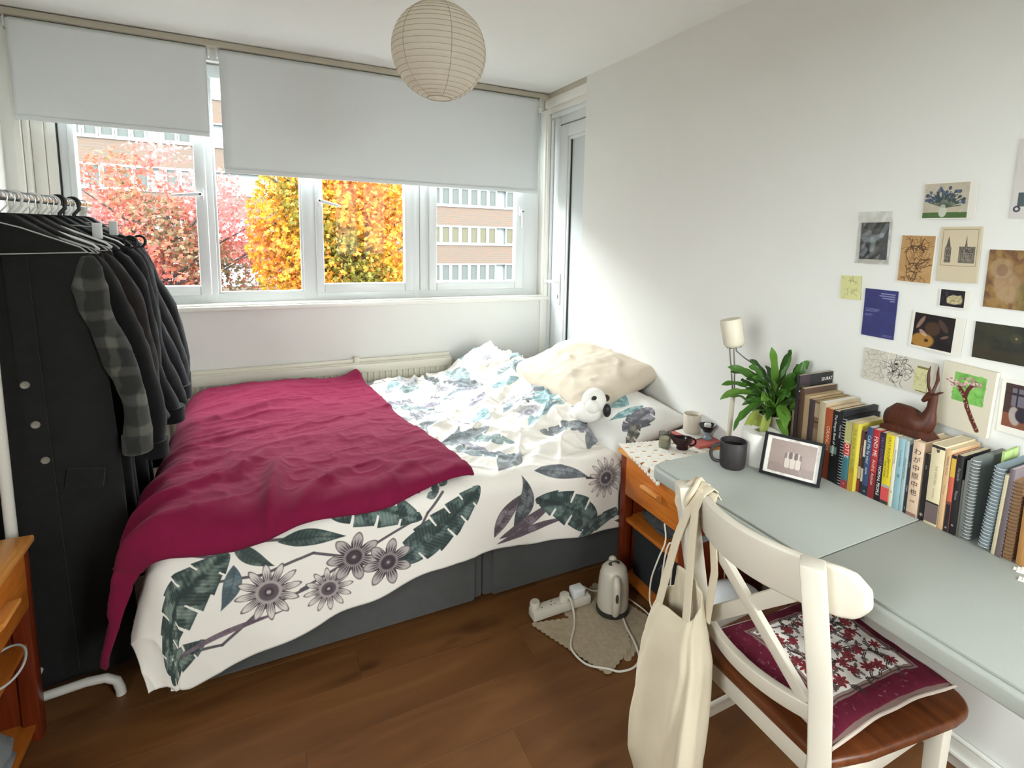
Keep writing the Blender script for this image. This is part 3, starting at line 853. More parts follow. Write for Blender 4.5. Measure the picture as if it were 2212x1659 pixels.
# corners in flattened coordinates: back-right, front-right, front-left, back-left
c_br, c_fr, c_fl, c_bl = (.445, 3.33), (.64, 1.872), (-.665, 1.815), (-.65, 3.33)
def bil(k): return (c_br[k] * (1 - U) + c_bl[k] * U) * (1 - V) + (c_fr[k] * (1 - U) + c_fl[k] * U) * V
X = bil(0); Y = bil(1)
Y = Y - .018 * V ** 3 * np.sin(PI * np.clip(U * 1.1, 0, 1)) + .008 * V ** 4 * np.sin(U * 19)
X = X + .012 * (1 - U) ** 4 * np.sin(V * 9)
Pb = bed_pt(X, Y)
N = gnormals(Pb); N *= np.sign(N[40, 80, 2])
off = .054 + .012 * (fbm(X * 4, Y * 4, 61) - .5) * 2
# folds that fan from the front edge
def fold(x0, y0, x1, y1, w_, h_):
    L2 = (x1 - x0) ** 2 + (y1 - y0) ** 2
    tt = np.clip(((X - x0) * (x1 - x0) + (Y - y0) * (y1 - y0)) / L2, 0, 1)
    dd = np.hypot(X - x0 - tt * (x1 - x0), Y - y0 - tt * (y1 - y0))
    return h_ * np.exp(-(dd / w_) ** 2) * np.sin(PI * np.clip(tt * .9 + .1, 0, 1)) ** .6
fl = fold(-.02, 1.83, .02, 2.20, .028, .034) + fold(.02, 1.80, .22, 2.05, .030, .022) + fold(-.12, 2.10, .0, 2.33, .025, .020)
fl = fl + fold(-.40, 1.95, -.08, 2.18, .024, .022) + fold(-.45, 2.15, -.10, 2.36, .022, .018) + fold(-.35, 2.45, -.05, 2.62, .022, .012)
fl = fl + fold(-.5, 1.84, -.1, 1.93, .02, .02) + fold(.30, 1.86, .48, 2.02, .025, .010) + fold(-.3, 2.75, .1, 2.95, .03, .010) + fold(-.55, 2.0, -.25, 2.25, .02, .016)
fl = 1.25 * fl + .009 * ridge(X * 4 + Y * 3, Y * 7 - X * 3, 63) ** 2 + .006 * ridge(X * 10 + Y * 3, Y * 16 - X * 4, 64) ** 3 + .0025 * ridge(X * 26, Y * 34, 65) ** 2
off = off + fl
off = off + .05 * np.exp(-((U - 0) / .06) ** 2 - ((V - 0) / .05) ** 2)
edgeU = np.minimum(U / .012, 1) * np.minimum((1 - V) / .014, 1) * np.minimum(V / .014, 1)
off = off - .012 * (1 - edgeU)
Pb = Pb + N * off[..., None]
Pb[..., 2] = np.maximum(Pb[..., 2], .03)
g = G(); g.grid(Pb)
tag(g.obj('blanket', fleece, smooth=180, solid=.010), 'raspberry red fleece blanket folded over the foot of the bed', 'blanket')

# ---- pillows
def pillow_geo(L, W, T, seed, nu=56, nv=44, wr=.010, pinch=.92):
    u_ = np.linspace(-1, 1, nu)[:, None]; v_ = np.linspace(-1, 1, nv)[None, :]
    pu = u_ * (1 - .07 * (1 - v_ ** 2)); pv = v_ * (1 - .09 * (1 - u_ ** 2))
    h_ = np.clip((1 - u_ ** 4) * (1 - v_ ** 4), 0, 1) ** .55
    out = []
    for sgn in (1, -1):
        wv = wr * (ridge(u_ * 3 + v_ * 1.5 + 7 * (sgn > 0), v_ * 2 - u_, seed) ** 2 + .6 * ridge(u_ * 6 - v_ * 3, v_ * 5 + u_ * 2, seed + 1) ** 2 - .6) * h_
        z = sgn * (T / 2 * h_ + wv)
        out.append(np.stack([pu * L / 2 + 0 * v_, pv * W / 2 + 0 * u_, z], -1))
    return out, u_ + 0 * v_, v_ + 0 * u_
def pillow(name, L, W, T, loc, rot, mat, label, seed, uvfn=None, wr=.010):
    R = rot
    (a, b_), uu, vv = pillow_geo(L, W, T, seed, wr=wr)
    g = G()
    for k, p in enumerate((a, b_)):
        q = p.reshape(-1, 3) @ np.array(R.transposed()).reshape(3, 3) + np.array(loc)
        q = q.reshape(p.shape)
        if k: q = q[::-1]
        uvs = uvfn(uu, vv) if uvfn else None
        if uvfn and k: uvs = uvs[::-1]
        g.grid(q, uvs)
    return tag(g.obj(name, mat, smooth=180, weld=True), label, 'pillow')
def basis(xa, ya):
    x = Vector(xa).normalized(); y = Vector(ya); y = (y - x * y.dot(x)).normalized(); z = x.cross(y)
    return Matrix((x, y, z)).transposed()
cream = M('cream_pillowcase', '#cbbdaa', rough=.95, vary=(6, .03), sheen=.1)
PP = Canvas(-.38, .38, -.27, .27, 700, '#dedbd6')
for i in range(5):
    a = 2.75 + i * .30
    PP.leaf(.15, .06, .15 + .26 * math.cos(a), .06 + .26 * math.sin(a), .055, '#6f9298', '#b4d0d2', .012, 0, 'lance', seed=i)
PP.leaf(.20, .12, .19, -.13, .07, '#5f7f80', '#a9c4c4', .01, 0, 'lance', seed=9)
PP.leaf(.25, .13, .29, -.12, .13, '#55545a', '#a09da3', .01, 4, seed=3)
PP.leaf(-.06, -.15, .10, -.24, .08, '#55545a', '#a5a3a6', .01, 3, seed=4)
PP.leaf(.31, -.02, .36, -.16, .06, '#4b4a48', '#9a9488', .0, 3, seed=5)
PP.leaf(-.34, .1, -.16, .2, .06, '#6f9298', '#b4d0d2', .0, 0, 'lance', seed=6)
PP.line([(-.36, -.05), (-.2, -.02), (-.05, -.09)], .005, '#8f8d93')
pp_im = PP.image('pillow_print')
pill_m = M('printed_pillowcase', '#ffffff', rough=.92, image=pp_im, sheen=.1)
# printed pillow nearest the bedside table, second printed one behind it, cream one on top
pillow('pillow', .72, .46, .15, (1.45, 2.22, .615), basis((.10, -1, -.10), (1, .05, .28)), pill_m,
       'pillow with teal leaf print lying lowest, beside the bedside table', 5, lambda a, b_: np.stack([(a + 1) / 2, (b_ + 1) / 2], -1))
pillow('pillow', .72, .46, .16, (1.455, 2.86, .615), basis((0, -1, 0), (1, 0, .25)), M('pale_pillowcase', '#d8dbdb', rough=.92),
       'pale pillow hidden behind the duvet in the window corner', 8)
pillow('pillow', .80, .52, .17, (1.47, 2.52, .735), basis((.10, -1, -.05), (1, .08, .34)), cream,
       'creased cream pillow on top of the other pillows by the door', 12, wr=.018)

# ---- soft toy peeping out of the duvet
plush = M('white_plush', '#e4e1da', rough=1.0, sheen=.4, bump=(300, .8))
t = thing('soft_toy', 'white plush animal with black eye patch peeping out between duvet and pillows', 'toy', (1.30, 2.08, .66))
g = G(); g.sphere((1.295, 2.085, .725), .058, 22, 16, sx=1.0, sy=.92, sz=1.05); g.sphere((1.27, 2.10, .675), .06, 18, 12, sx=1.1, sy=1.2, sz=.8)
g.sphere((1.262, 2.045, .715), .032, 16, 10); g.obj('head', plush, parent=t)
g = G(); g.sphere((1.272, 2.046, .752), .021, 16, 10, sx=.8, sy=.5, sz=.5, rot=Matrix.Rotation(.4, 3, 'Z')); g.obj('eye_patch', black_pl, parent=t)
g = G(); g.sphere((1.335, 2.035, .690), .026, 14, 10, sx=.7, sy=.8, sz=1.2); g.obj('nose', black_pl, parent=t)
g = G(); g.sphere((1.355, 2.075, .735), .016, 12, 8); g.obj('ear', M('dark_brown_plush', '#3a2a22', rough=1), parent=t)
# ================================================================== FURNITURE
def bedside(sx, x_front, x_back, y0, y1, label):
    """sx: +1 drawer faces -x (right wall), -1 drawer faces +x (left wall)"""
    t = thing('bedside_table', label, 'bedside table', ((x_front + x_back) / 2, (y0 + y1) / 2, 0), 'pine bedside tables')
    lo, hi = min(x_front, x_back), max(x_front, x_back)
    g = G(); g.box(lo - (.012 if sx > 0 else 0), hi + (.012 if sx < 0 else 0), y0 - .012, y1 + .012, .578, .60)
    g.obj('table_top', pinet, parent=t, bevel=.006)
    for x in (lo, hi - .04):
        for y in (y0, y1 - .04):
            g = G(); g.box(x, x + .04, y, y + .04, 0, .578); g.obj('leg', pinev, parent=t, bevel=.004)
    g = G()
    for y in (y0 + .008, y1 - .026):
        g.box(lo + .04, hi - .04, y, y + .018, .03, .578)
    bx = hi - .03 if sx > 0 else lo + .012
    g.box(bx, bx + .018, y0 + .04, y1 - .04, .02, .578)
    g.obj('side_panel', pinev, parent=t, bevel=.002)
    g = G(); g.box(lo + .012, hi - .012, y0 + .02, y1 - .02, .288, .306); g.obj('shelf', pinew, parent=t, bevel=.002)
    g = G(); g.box(lo + .012, hi - .012, y0 + .02, y1 - .02, .035, .053); g.obj('shelf', pinew, parent=t, bevel=.002)
    xf = x_front - .003 * sx
    g = G(); a, b_ = sorted((xf, xf + .02 * sx)); g.box(a, b_, y0 + .042, y1 - .042, .415, .574)
    g.box(min(xf + .02 * sx, xf + .34 * sx), max(xf + .02 * sx, xf + .34 * sx), y0 + .06, y1 - .06, .42, .54)
    dr = g.obj('drawer', pinew, parent=t, bevel=.003)
    ym = (y0 + y1) / 2 - .02
    pts = [(0, .012), (.030, .016), (.030, .004), (.012, -.014), (0, -.018)]
    h = G(); h.prism(pts, ym - .053, ym + .053, lambda a_, z_, h_: (xf - sx * a_, h_, .505 + z_))
    h.obj('handle', pinet, parent=dr, bevel=.002)
    return t
bedside(1, 1.278, 1.69, 1.402, 1.826, 'orange pine bedside table with a drawer between the bed and the grey folding table')
bedside(-1, -.612, -1.022, 1.545, 1.972, 'orange pine bedside table at the left edge in front of the clothes rail')

# ---- folding table
t = thing('folding_table', 'pale grey folding table along the right wall, carrying the row of books', 'table', (1.39, .78, 0))
tab_m = M('grey_table_plastic', '#a7aaa3', rough=.55, vary=(4, .02), bump=(700, .25))
def rrect(x0, x1, y0, y1, r, n=6, corners=(1, 1, 1, 1)):
    out = []
    for k, (cx, cy, a0) in enumerate(((x1 - r, y1 - r, 0), (x0 + r, y1 - r, 90), (x0 + r, y0 + r, 180), (x1 - r, y0 + r, 270))):
        if corners[k]:
            for i in range(n + 1):
                a = math.radians(a0 + 90 * i / n); out.append((cx + r * math.cos(a), cy + r * math.sin(a)))
        else: out.append(((x1, y1), (x0, y1), (x0, y0), (x1, y0))[k])
    return out
TX0, TX1, TY0, TY1, TYM = 1.085, 1.692, .165, 1.392, .776
for y0, y1, cs in ((TYM + .0012, TY1, (1, 1, 0, 0)), (TY0, TYM - .0012, (0, 0, 1, 1))):
    g = G()
    g.prism(rrect(TX0, TX1, y0, y1, .045, 8, cs), .694, .733, lambda a, b_, h_: (a, b_, h_))
    e = .010
    yy0, yy1 = (y0, y1 - e) if cs[0] else (y0 + e, y1)
    g2 = G(); g2.prism(rrect(TX0 + .012, TX1 - .012, yy0, yy1 - .002, .036, 8, cs), .733, .74, lambda a, b_, h_: (a, b_, h_))
    g2.obj('table_top', tab_m, parent=t, bevel=.002)
    g.obj('table_top', tab_m, parent=t, bevel=.008, seg=3)
leg_m = M('grey_table_legs', '#6e7377', rough=.4, metal=.3)
for y0, d_, bl_ in ((1.26, -1, .22), (.215, 1, .035)):
    for x in (1.16, 1.62):
        g = G(); g.tube([(x, y0, .694), (x, y0 + .012 * d_, .45), (x, y0 + .02 * -d_, .0)], .0145, 12); g.obj('leg', leg_m, parent=t)
    g = G(); g.tube([(1.16, y0, .16), (1.62, y0, .16)], .011, 10); g.box(1.12, 1.66, y0 - .012, y0 + .012, .672, .695); g.obj('cross_bar', leg_m, parent=t)
    for x in (1.165, 1.615):
        g = G(); g.beam((x, y0, .50), (x, y0 + d_ * bl_, .688), .018, .006, (1, 0, 0)); g.obj('brace', leg_m, parent=t, smooth=0)
g = G(); g.box(1.10, 1.69, TYM - .01, TYM + .01, .686, .694); g.obj('hinge', leg_m, parent=t, smooth=0)

# ---- chair
cw = M('white_chair_lacquer', '#cdc5b6', rough=.38, vary=(5, .03))
seat_m = wood_mat('brown_chair_seat', '#4d2712', '#6d3a1b', 1, 4, .35)
t = thing('dining_chair', 'white wooden chair with curved top rail, crossed back slats and brown seat', 'chair', (1.16, .79, 0))
def chair_post(y, rot):
    g = G(); w_, d_ = .045, .043
    path = [(.870, .890), (.932, .60), (.950, .44), (.935, .25), (.895, 0)]
    R = Matrix.Rotation(rot, 3, 'Z'); vs = []
    for (x, z) in path:
        for a, b_ in ((-1, -1), (1, -1), (1, 1), (-1, 1)):
            p = R @ Vector((a * d_ / 2, b_ * w_ / 2, 0)); vs.append((x + p.x, y + p.y, z))
    fs = [(0, 1, 2, 3), tuple(4 * (len(path) - 1) + i for i in (3, 2, 1, 0))]
    for i in range(len(path) - 1):
        for k in range(4): fs.append((4 * i + k, 4 * i + (k + 1) % 4, 4 * i + 4 + (k + 1) % 4, 4 * i + 4 + k))
    g.add(vs, fs); g.obj('back_post', cw, parent=t, bevel=.004, smooth=25)
chair_post(.614, .62); chair_post(.972, -.35)
# curved top rail
def curved(name, y0, y1, xe, xm, z0, z1, th, n=24, rnd=.0, bev=.008, arch=0.0, zf=None):
    ys = np.linspace(y0, y1, n); u_ = (ys - (y0 + y1) / 2) / ((y1 - y0) / 2)
    xs = xm + (xe - xm) * u_ ** 2
    g = G(); vs = []
    for x, y, q in zip(xs, ys, u_):
        s = 1 - rnd * max(0, (abs(q) - .86) / .14) ** 2
        zc = (z0 + z1) / 2 + arch * q * q; hh = (z1 - z0) / 2 * s
        # follow the back rake: lower edge sits further forward
        for dx, dz in ((0, -hh), (th, -hh), (th, hh), (0, hh)): vs.append((x + dx - dz * .20, y, zc + dz))
    fs = [(0, 1, 2, 3), tuple(4 * (n - 1) + i for i in (3, 2, 1, 0))]
    for i in range(n - 1):
        for k in range(4): fs.append((4 * i + k, 4 * i + (k + 1) % 4, 4 * i + 4 + (k + 1) % 4, 4 * i + 4 + k))
    g.add(vs, fs); return g.obj(name, cw, parent=t, bevel=bev, smooth=30, seg=3)
curved('top_rail', .548, 1.022, .945, .858, .772, .882, .024, rnd=.62, bev=.011)
curved('lower_rail', .63, .965, .956, .915, .492, .535, .022, bev=.005)
for p, q in (((.912, .905, .765), (.950, .655, .535)), ((.918, .680, .775), (.952, .935, .545))):
    g = G(); g.beam(p, q, .034, .016, (1, 0, .2)); g.obj('cross_slat', cw, parent=t, bevel=.003)
g = G()
out = [(.945, .60), (.945, .985), (1.05, .99), (1.30, 1.0)] + [(1.335 + .058 * math.cos(a_), .943 + .058 * math.sin(a_)) for a_ in np.linspace(PI / 2, .1, 7)] + [(1.398, .785)] + [(1.335 + .058 * math.cos(a_), .590 + .058 * math.sin(a_)) for a_ in np.linspace(-.1, -PI / 2, 7)] + [(1.30, .532), (1.05, .57)]
g.prism(out, .420, .445, lambda a, b_, h_: (a, b_, h_)); g.obj('seat', seat_m, parent=t, bevel=.009, seg=3)
g = G(); g.box(.975, 1.345, .585, .603, .355, .42); g.box(.975, 1.345, .965, .983, .355, .42); g.box(1.335, 1.357, .60, .97, .355, .42); g.box(.962, .98, .63, .965, .36, .42)
g.obj('apron', cw, parent=t, bevel=.004)
for y in (.585, .975):
    g = G(); vs = []
    for z, w_ in ((.42, .042), (.0, .030)):
        for a, b_ in ((-1, -1), (1, -1), (1, 1), (-1, 1)): vs.append((1.345 + a * w_ / 2, y + b_ * w_ / 2, z))
    g.add(vs, [(0, 1, 2, 3), (7, 6, 5, 4), (0, 1, 5, 4), (1, 2, 6, 5), (2, 3, 7, 6), (3, 0, 4, 7)]); g.obj('leg', cw, parent=t, bevel=.004)
for ya_, yb_ in ((.614, .585), (.972, .975)):
    g = G(); g.beam((.932, ya_, .22), (1.345, yb_, .22), .016, .03); g.obj('stretcher', cw, parent=t, bevel=.003)
for y, z, in ((.575, .879), (.66, .872)):
    pass

# ---- seat cushion
CU = Canvas(-.19, .19, -.185, .185, 1400, '#571a29')
r2 = random.Random(9)
def vine(cx0, cx1, cy0, cy1):
    for i in range(150):
        x, y = r2.uniform(cx0, cx1), r2.uniform(cy0, cy1); a = r2.uniform(0, 6.28)
        p = [(x, y)]
        for q in range(5):
            a += r2.uniform(-.6, .6); p.append((p[-1][0] + .006 * math.cos(a), p[-1][1] + .006 * math.sin(a)))
            CU.ell(p[-1][0] + .004 * math.sin(a), p[-1][1] - .004 * math.cos(a), .0034, .0020, '#3b3030', .9, a)
        CU.line(p, .0016, '#3b3030', .9)
    for i in range(46):
        x, y = r2.uniform(cx0, cx1), r2.uniform(cy0, cy1)
        CU.leaf(x, y, x + r2.uniform(-.02, .02), y + r2.uniform(.008, .02), .009, '#5a4a48', '#8a7a76', 0, 0, 'lance')
    for i in range(6):
        for j in range(5):
            x = cx0 + (i + .5 + .3 * r2.uniform(-1, 1)) * (cx1 - cx0) / 6; y = cy0 + (j + .5 + .3 * r2.uniform(-1, 1)) * (cy1 - cy0) / 5
            CU.flower(x, y, r2.uniform(.014, .020), '#8c3138', '#5f2029', '#7a3a40', 7, r2.random() * 3)
for i in range(500):
    x, y = r2.uniform(-.19, .19), r2.uniform(-.185, .185)
    CU.ell(x, y, r2.uniform(.002, .006), .0018, r2.choice(['#74404c', '#42121d', '#6a2433', '#8a6c74']), .55, r2.uniform(0, 3))
CU.rect(-.145, .145, -.135, .135, '#7b655f'); CU.rect(-.139, .139, -.130, .130, '#5c3a3c'); CU.rect(-.136, .136, -.127, .127, '#8b7a72')
CU.rect(-.130, .130, -.121, .121, '#e6dfd8')
vine(-.128, .128, -.119, .119)
keep = CU.a.copy()
CU.rect(-.19, .19, .177, .185, '#6b5650'); CU.rect(-.19, .19, -.185, -.177, '#6b5650')
cu_im = CU.image('cushion_print')
cu_m = M('block_printed_cotton', '#ffffff', rough=.92, image=cu_im, sheen=.0, spec=.1, bump=(600, .2))
(a, b_), uu, vv = pillow_geo(.40, .36, .066, 22, wr=.007)
R = Matrix.Rotation(-.06, 3, 'Z')
g = G()
for k, p in enumerate((a, b_)):
    q = p.reshape(-1, 3) @ np.array(R.transposed()).reshape(3, 3) + np.array((1.160, .757, .482)); q = q.reshape(p.shape)
    uvs = np.stack([(uu + 1) / 2, (vv + 1) / 2], -1)
    if k: q = q[::-1]; uvs = uvs[::-1]
    g.grid(q, uvs)
cush = thing('seat_cushion', 'square cushion with maroon border and floral print lying on the brown chair seat', 'cushion', (1.16, .752, .446))
g.obj('cover', cu_m, parent=cush, smooth=180, weld=True)
g = G(); rim = []
for i in range(64):
    a_ = 2 * PI * i / 64; c_, s_ = math.cos(a_), math.sin(a_)
    k = 1 / max(abs(c_), abs(s_)); x, y = c_ * k, s_ * k
    q = R @ Vector((x * .2 * (1 - .07 * (1 - y * y)), y * .18 * (1 - .09 * (1 - x * x)), 0)); rim.append((1.160 + q.x, .757 + q.y, .4825 + .002 * math.sin(i)))
g.tube(rim, .004, 8, closed=True); g.obj('piping', M('cushion_piping', '#b8a89c', rough=.9), parent=cush)

# ---- tote bag on the chair back
canvas_m = M('natural_canvas', '#d6c9b0', rough=.95, vary=(10, .04), bump=(700, .5), translucent=.08)
t = thing('tote_bag', 'natural canvas tote bag hanging by its straps from the chair back', 'bag', (.87, .96, .02))
lv = [  # z, y centre, half width y, half depth x, x centre
    (.615, .960, .072, .018, .862), (.56, .962, .084, .030, .862), (.48, .962, .104, .040, .860), (.38, .968, .112, .046, .858), (.26, .972, .116, .050, .856),
    (.15, .975, .114, .050, .855), (.08, .975, .105, .046, .856), (.035, .975, .090, .034, .858)]
nz_, na = 46, 72
zz = np.linspace(0, 1, nz_); tbl = np.array(lv); ti = np.linspace(0, 1, len(lv))
f = [np.interp(zz, ti, tbl[:, k]) for k in range(5)]
pts = np.zeros((nz_, na, 3)); an = np.linspace(0, 2 * PI, na, endpoint=False)
for i in range(nz_):
    c_, s_ = np.cos(an), np.sin(an)
    yy_ = np.sign(c_) * np.abs(c_) ** .55; xx_ = np.sign(s_) * np.abs(s_) ** .8
    fold_ = .10 * np.sin(an * 5 + zz[i] * 3) + .34 * (fbm(an * 1.6, np.full(na, zz[i] * 3), 71) - .5) + .06 * np.sin(an * 11 - zz[i] * 6)
    pts[i, :, 0] = f[4][i] + f[3][i] * xx_ * (1 + 1.6 * fold_); pts[i, :, 1] = f[1][i] + f[2][i] * yy_ * (1 + .20 * fold_)
    top_ = (1 - zz[i]) ** 3
    pts[i, :, 2] = f[0][i] - top_ * (.030 * (c_ > 0) * c_ + .045 * np.maximum(0, -s_)) + top_ * .055 * np.maximum(0, s_) * (c_ < .3)
g = G(); g.grid(pts, closed=True)
g.obj('body', canvas_m, parent=t, smooth=180, solid=.003)
last = pts[-1]; g = G(); g.add(list(last) + [tuple(last.mean(0) - np.array([0, 0, .012]))], [(i, (i + 1) % na, na) for i in range(na)])
g.obj('bottom', canvas_m, parent=t, smooth=180)
def ribbon(name, pts_, w_, th_, side=(0, 1, 0)):
    g = G(); vs = []; P_ = [Vector(p) for p in pts_]
    for i, p in enumerate(P_):
        d_ = (P_[min(i + 1, len(P_) - 1)] - P_[max(0, i - 1)]).normalized(); s_ = Vector(side); s_ = (s_ - d_ * s_.dot(d_)).normalized(); n_ = d_.cross(s_)
        for a_, b__ in ((-1, -1), (1, -1), (1, 1), (-1, 1)): vs.append(p + s_ * a_ * w_ / 2 + n_ * b__ * th_ / 2)
    n_ = len(P_); fs = [(0, 1, 2, 3), tuple(4 * (n_ - 1) + k for k in (3, 2, 1, 0))]
    for i in range(n_ - 1):
        for k in range(4): fs.append((4 * i + k, 4 * i + (k + 1) % 4, 4 * i + 4 + (k + 1) % 4, 4 * i + 4 + k))
    g.add(vs, fs); return g.obj(name, canvas_m, parent=t, bevel=.0008, smooth=40)
ribbon('strap', [(.840, 1.020, .50), (.846, 1.010, .575), (.858, .975, .75), (.872, .945, .86), (.880, .935, .888), (.905, .94, .898), (.925, .95, .885), (.93, .955, .86)], .024, .0035)
ribbon('strap', [(.846, .915, .50), (.846, .912, .58), (.858, .922, .74), (.868, .928, .85), (.880, .922, .886), (.903, .918, .897), (.922, .925, .885), (.925, .935, .85)], .024, .0035)
ribbon('strap', [(.885, .885, .58), (.900, .885, .70), (.895, .895, .80), (.884, .900, .87), (.900, .903, .889), (.92, .91, .87)], .022, .0035)
g = G()
for k, (y, z) in enumerate(((.952, .892), (.975, .886))):
    ring = [(.895 + .034 * math.cos(a_), y + .012 * math.sin(a_ * 2 + k), z - .035 + .045 * math.sin(a_)) for a_ in np.linspace(0, 2 * PI, 24, endpoint=False)]
    g.tube(ring, .006, 8, closed=True)
g.obj('strap_knot', canvas_m, parent=t)

# ================================================================== CLOTHES RAIL AND COATS
rack_m = M('white_rack_tube', '#cfcbc2', rough=.35)
RX = -.65
t = thing('clothes_rail', 'white tubular clothes rail loaded with dark coats in the left corner', 'clothes rail', (RX, 2.5, 0))
g = G(); g.tube([(RX, 1.99, 1.54), (RX, 3.06, 1.54)], .0135, 14); g.obj('rail', chrome, parent=t)
for y in (2.03, 3.02):
    g = G(); g.tube([(RX - .012, y, .05), (RX - .012, y, 1.56)], .0135, 14); g.obj('post', rack_m, parent=t)
    g = G()
    arc = lambda s_: [(RX + s_ * q, y, z) for q, z in ((0, .062), (.12, .072), (.165, .068), (.19, .05), (.198, .02), (.199, .0))]
    g.tube([p for p in reversed(arc(-1))] + arc(1)[1:], .0135, 14); g.obj('foot', rack_m, parent=t)
g = G(); g.tube([(RX, 2.03, .12), (RX, 3.02, .12)], .010, 10); g.obj('lower_bar', rack_m, parent=t)

wire_m = M('grey_wire', '#b9bbbb', rough=.3, metal=.6)
wh_m = M('white_hanger_plastic', '#dfdfdc', rough=.35)
bk_m = M('black_hanger_plastic', '#161617', rough=.45)
clear_m = M('frosted_clip_plastic', '#d8dad8', rough=.4)
def hanger(y, kind, label, dz=0.0, sw=.195, tilt=0.0):
    mat, r = {'wire': (wire_m, .0020), 'white': (wh_m, .0038), 'black': (bk_m, .0065), 'clip': (wire_m, .0022)}[kind]
    t = thing('coat_hanger', label, 'hanger', (RX, y, 1.38), 'hangers on the clothes rail')
    hk = G(); z0 = 1.54 + .0135 + r
    pts_ = [(RX + .020 * math.cos(a_) * 1.0, y + tilt * .02 * math.sin(a_), z0 - .0205 + .0205 * math.sin(a_)) for a_ in np.linspace(-.5, PI + .15, 14)][::-1]
    pts_ = pts_[::-1] if False else pts_
    hk.tube(pts_ + [(RX + .018, y, z0 - .042), (RX + .002, y, z0 - .062), (RX, y, z0 - .085 + dz)], r, 8)
    hk.obj('hook', mat, parent=t)
    zt = z0 - .085 + dz
    f_ = G()
    sh = [(RX - sw, y, zt - .085), (RX - sw * .92, y, zt - .07), (RX - .06, y, zt - .018), (RX, y, zt), (RX + .06, y, zt - .018), (RX + sw * .92, y, zt - .07), (RX + sw, y, zt - .085)]
    if kind == 'clip':
        f_.tube([(RX - .16, y, zt - .012), (RX, y, zt), (RX + .16, y, zt - .012)], r, 8)
    else:
        f_.tube(sh, r, 8); f_.tube([sh[0], (RX, y, zt - .092), sh[-1]], r * .9, 8)
        if kind == 'black': f_.tube([(sh[-1][0] + .020 * math.cos(a_) , y, sh[-1][2] + .012 + .022 * math.sin(a_)) for a_ in np.linspace(0, 2 * PI, 16, endpoint=False)], r * .8, 8, closed=True)
    f_.obj('frame', mat, parent=t)
    if kind == 'clip':
        for s_ in (-1, 1):
            c_ = G(); c_.box(RX + s_ * .13 - .013, RX + s_ * .13 + .013, y - .011, y + .011, zt - .050, zt + .006)
            c_.obj('clip', clear_m, parent=t, bevel=.003)
    return t
def cloth_mat(nm, c, sc=40, plaid=False):
    if nm in MATS: return MATS[nm]
    m = M(nm, c, rough=1.0, sheen=.07, vary=(sc, .12), bump=(350, .6), spec=.15)
    if plaid:
        nt = m.node_tree; n = nt.nodes; b = n['Principled BSDF']
        src = b.inputs['Base Color'].links[0].from_socket
        tc = n.new('ShaderNodeTexCoord'); mix = src
        for ax, sc_ in (('X', 15), ('Z', 11)):
            wv = n.new('ShaderNodeTexWave'); wv.bands_direction = ax; wv.inputs['Scale'].default_value = sc_ / 3.2; wv.inputs['Distortion'].default_value = 2.2; wv.inputs['Detail Scale'].default_value = 2.5
            nt.links.new(tc.outputs['Object'], wv.inputs['Vector'])
            cr = n.new('ShaderNodeValToRGB'); cr.color_ramp.elements[0].position = .62; cr.color_ramp.elements[0].color = (1, 1, 1, 1)
            cr.color_ramp.elements[1].position = .85; cr.color_ramp.elements[1].color = (2.3, 2.3, 2.2, 1)
            nt.links.new(wv.outputs['Fac'], cr.inputs[0])
            mx = n.new('ShaderNodeMix'); mx.data_type = 'RGBA'; mx.blend_type = 'MULTIPLY'; mx.inputs['Factor'].default_value = .8
            nt.links.new(mix, mx.inputs[6]); nt.links.new(cr.outputs[0], mx.inputs[7]); mix = mx.outputs[2]
        nt.links.new(mix, b.inputs['Base Color'])
    return m
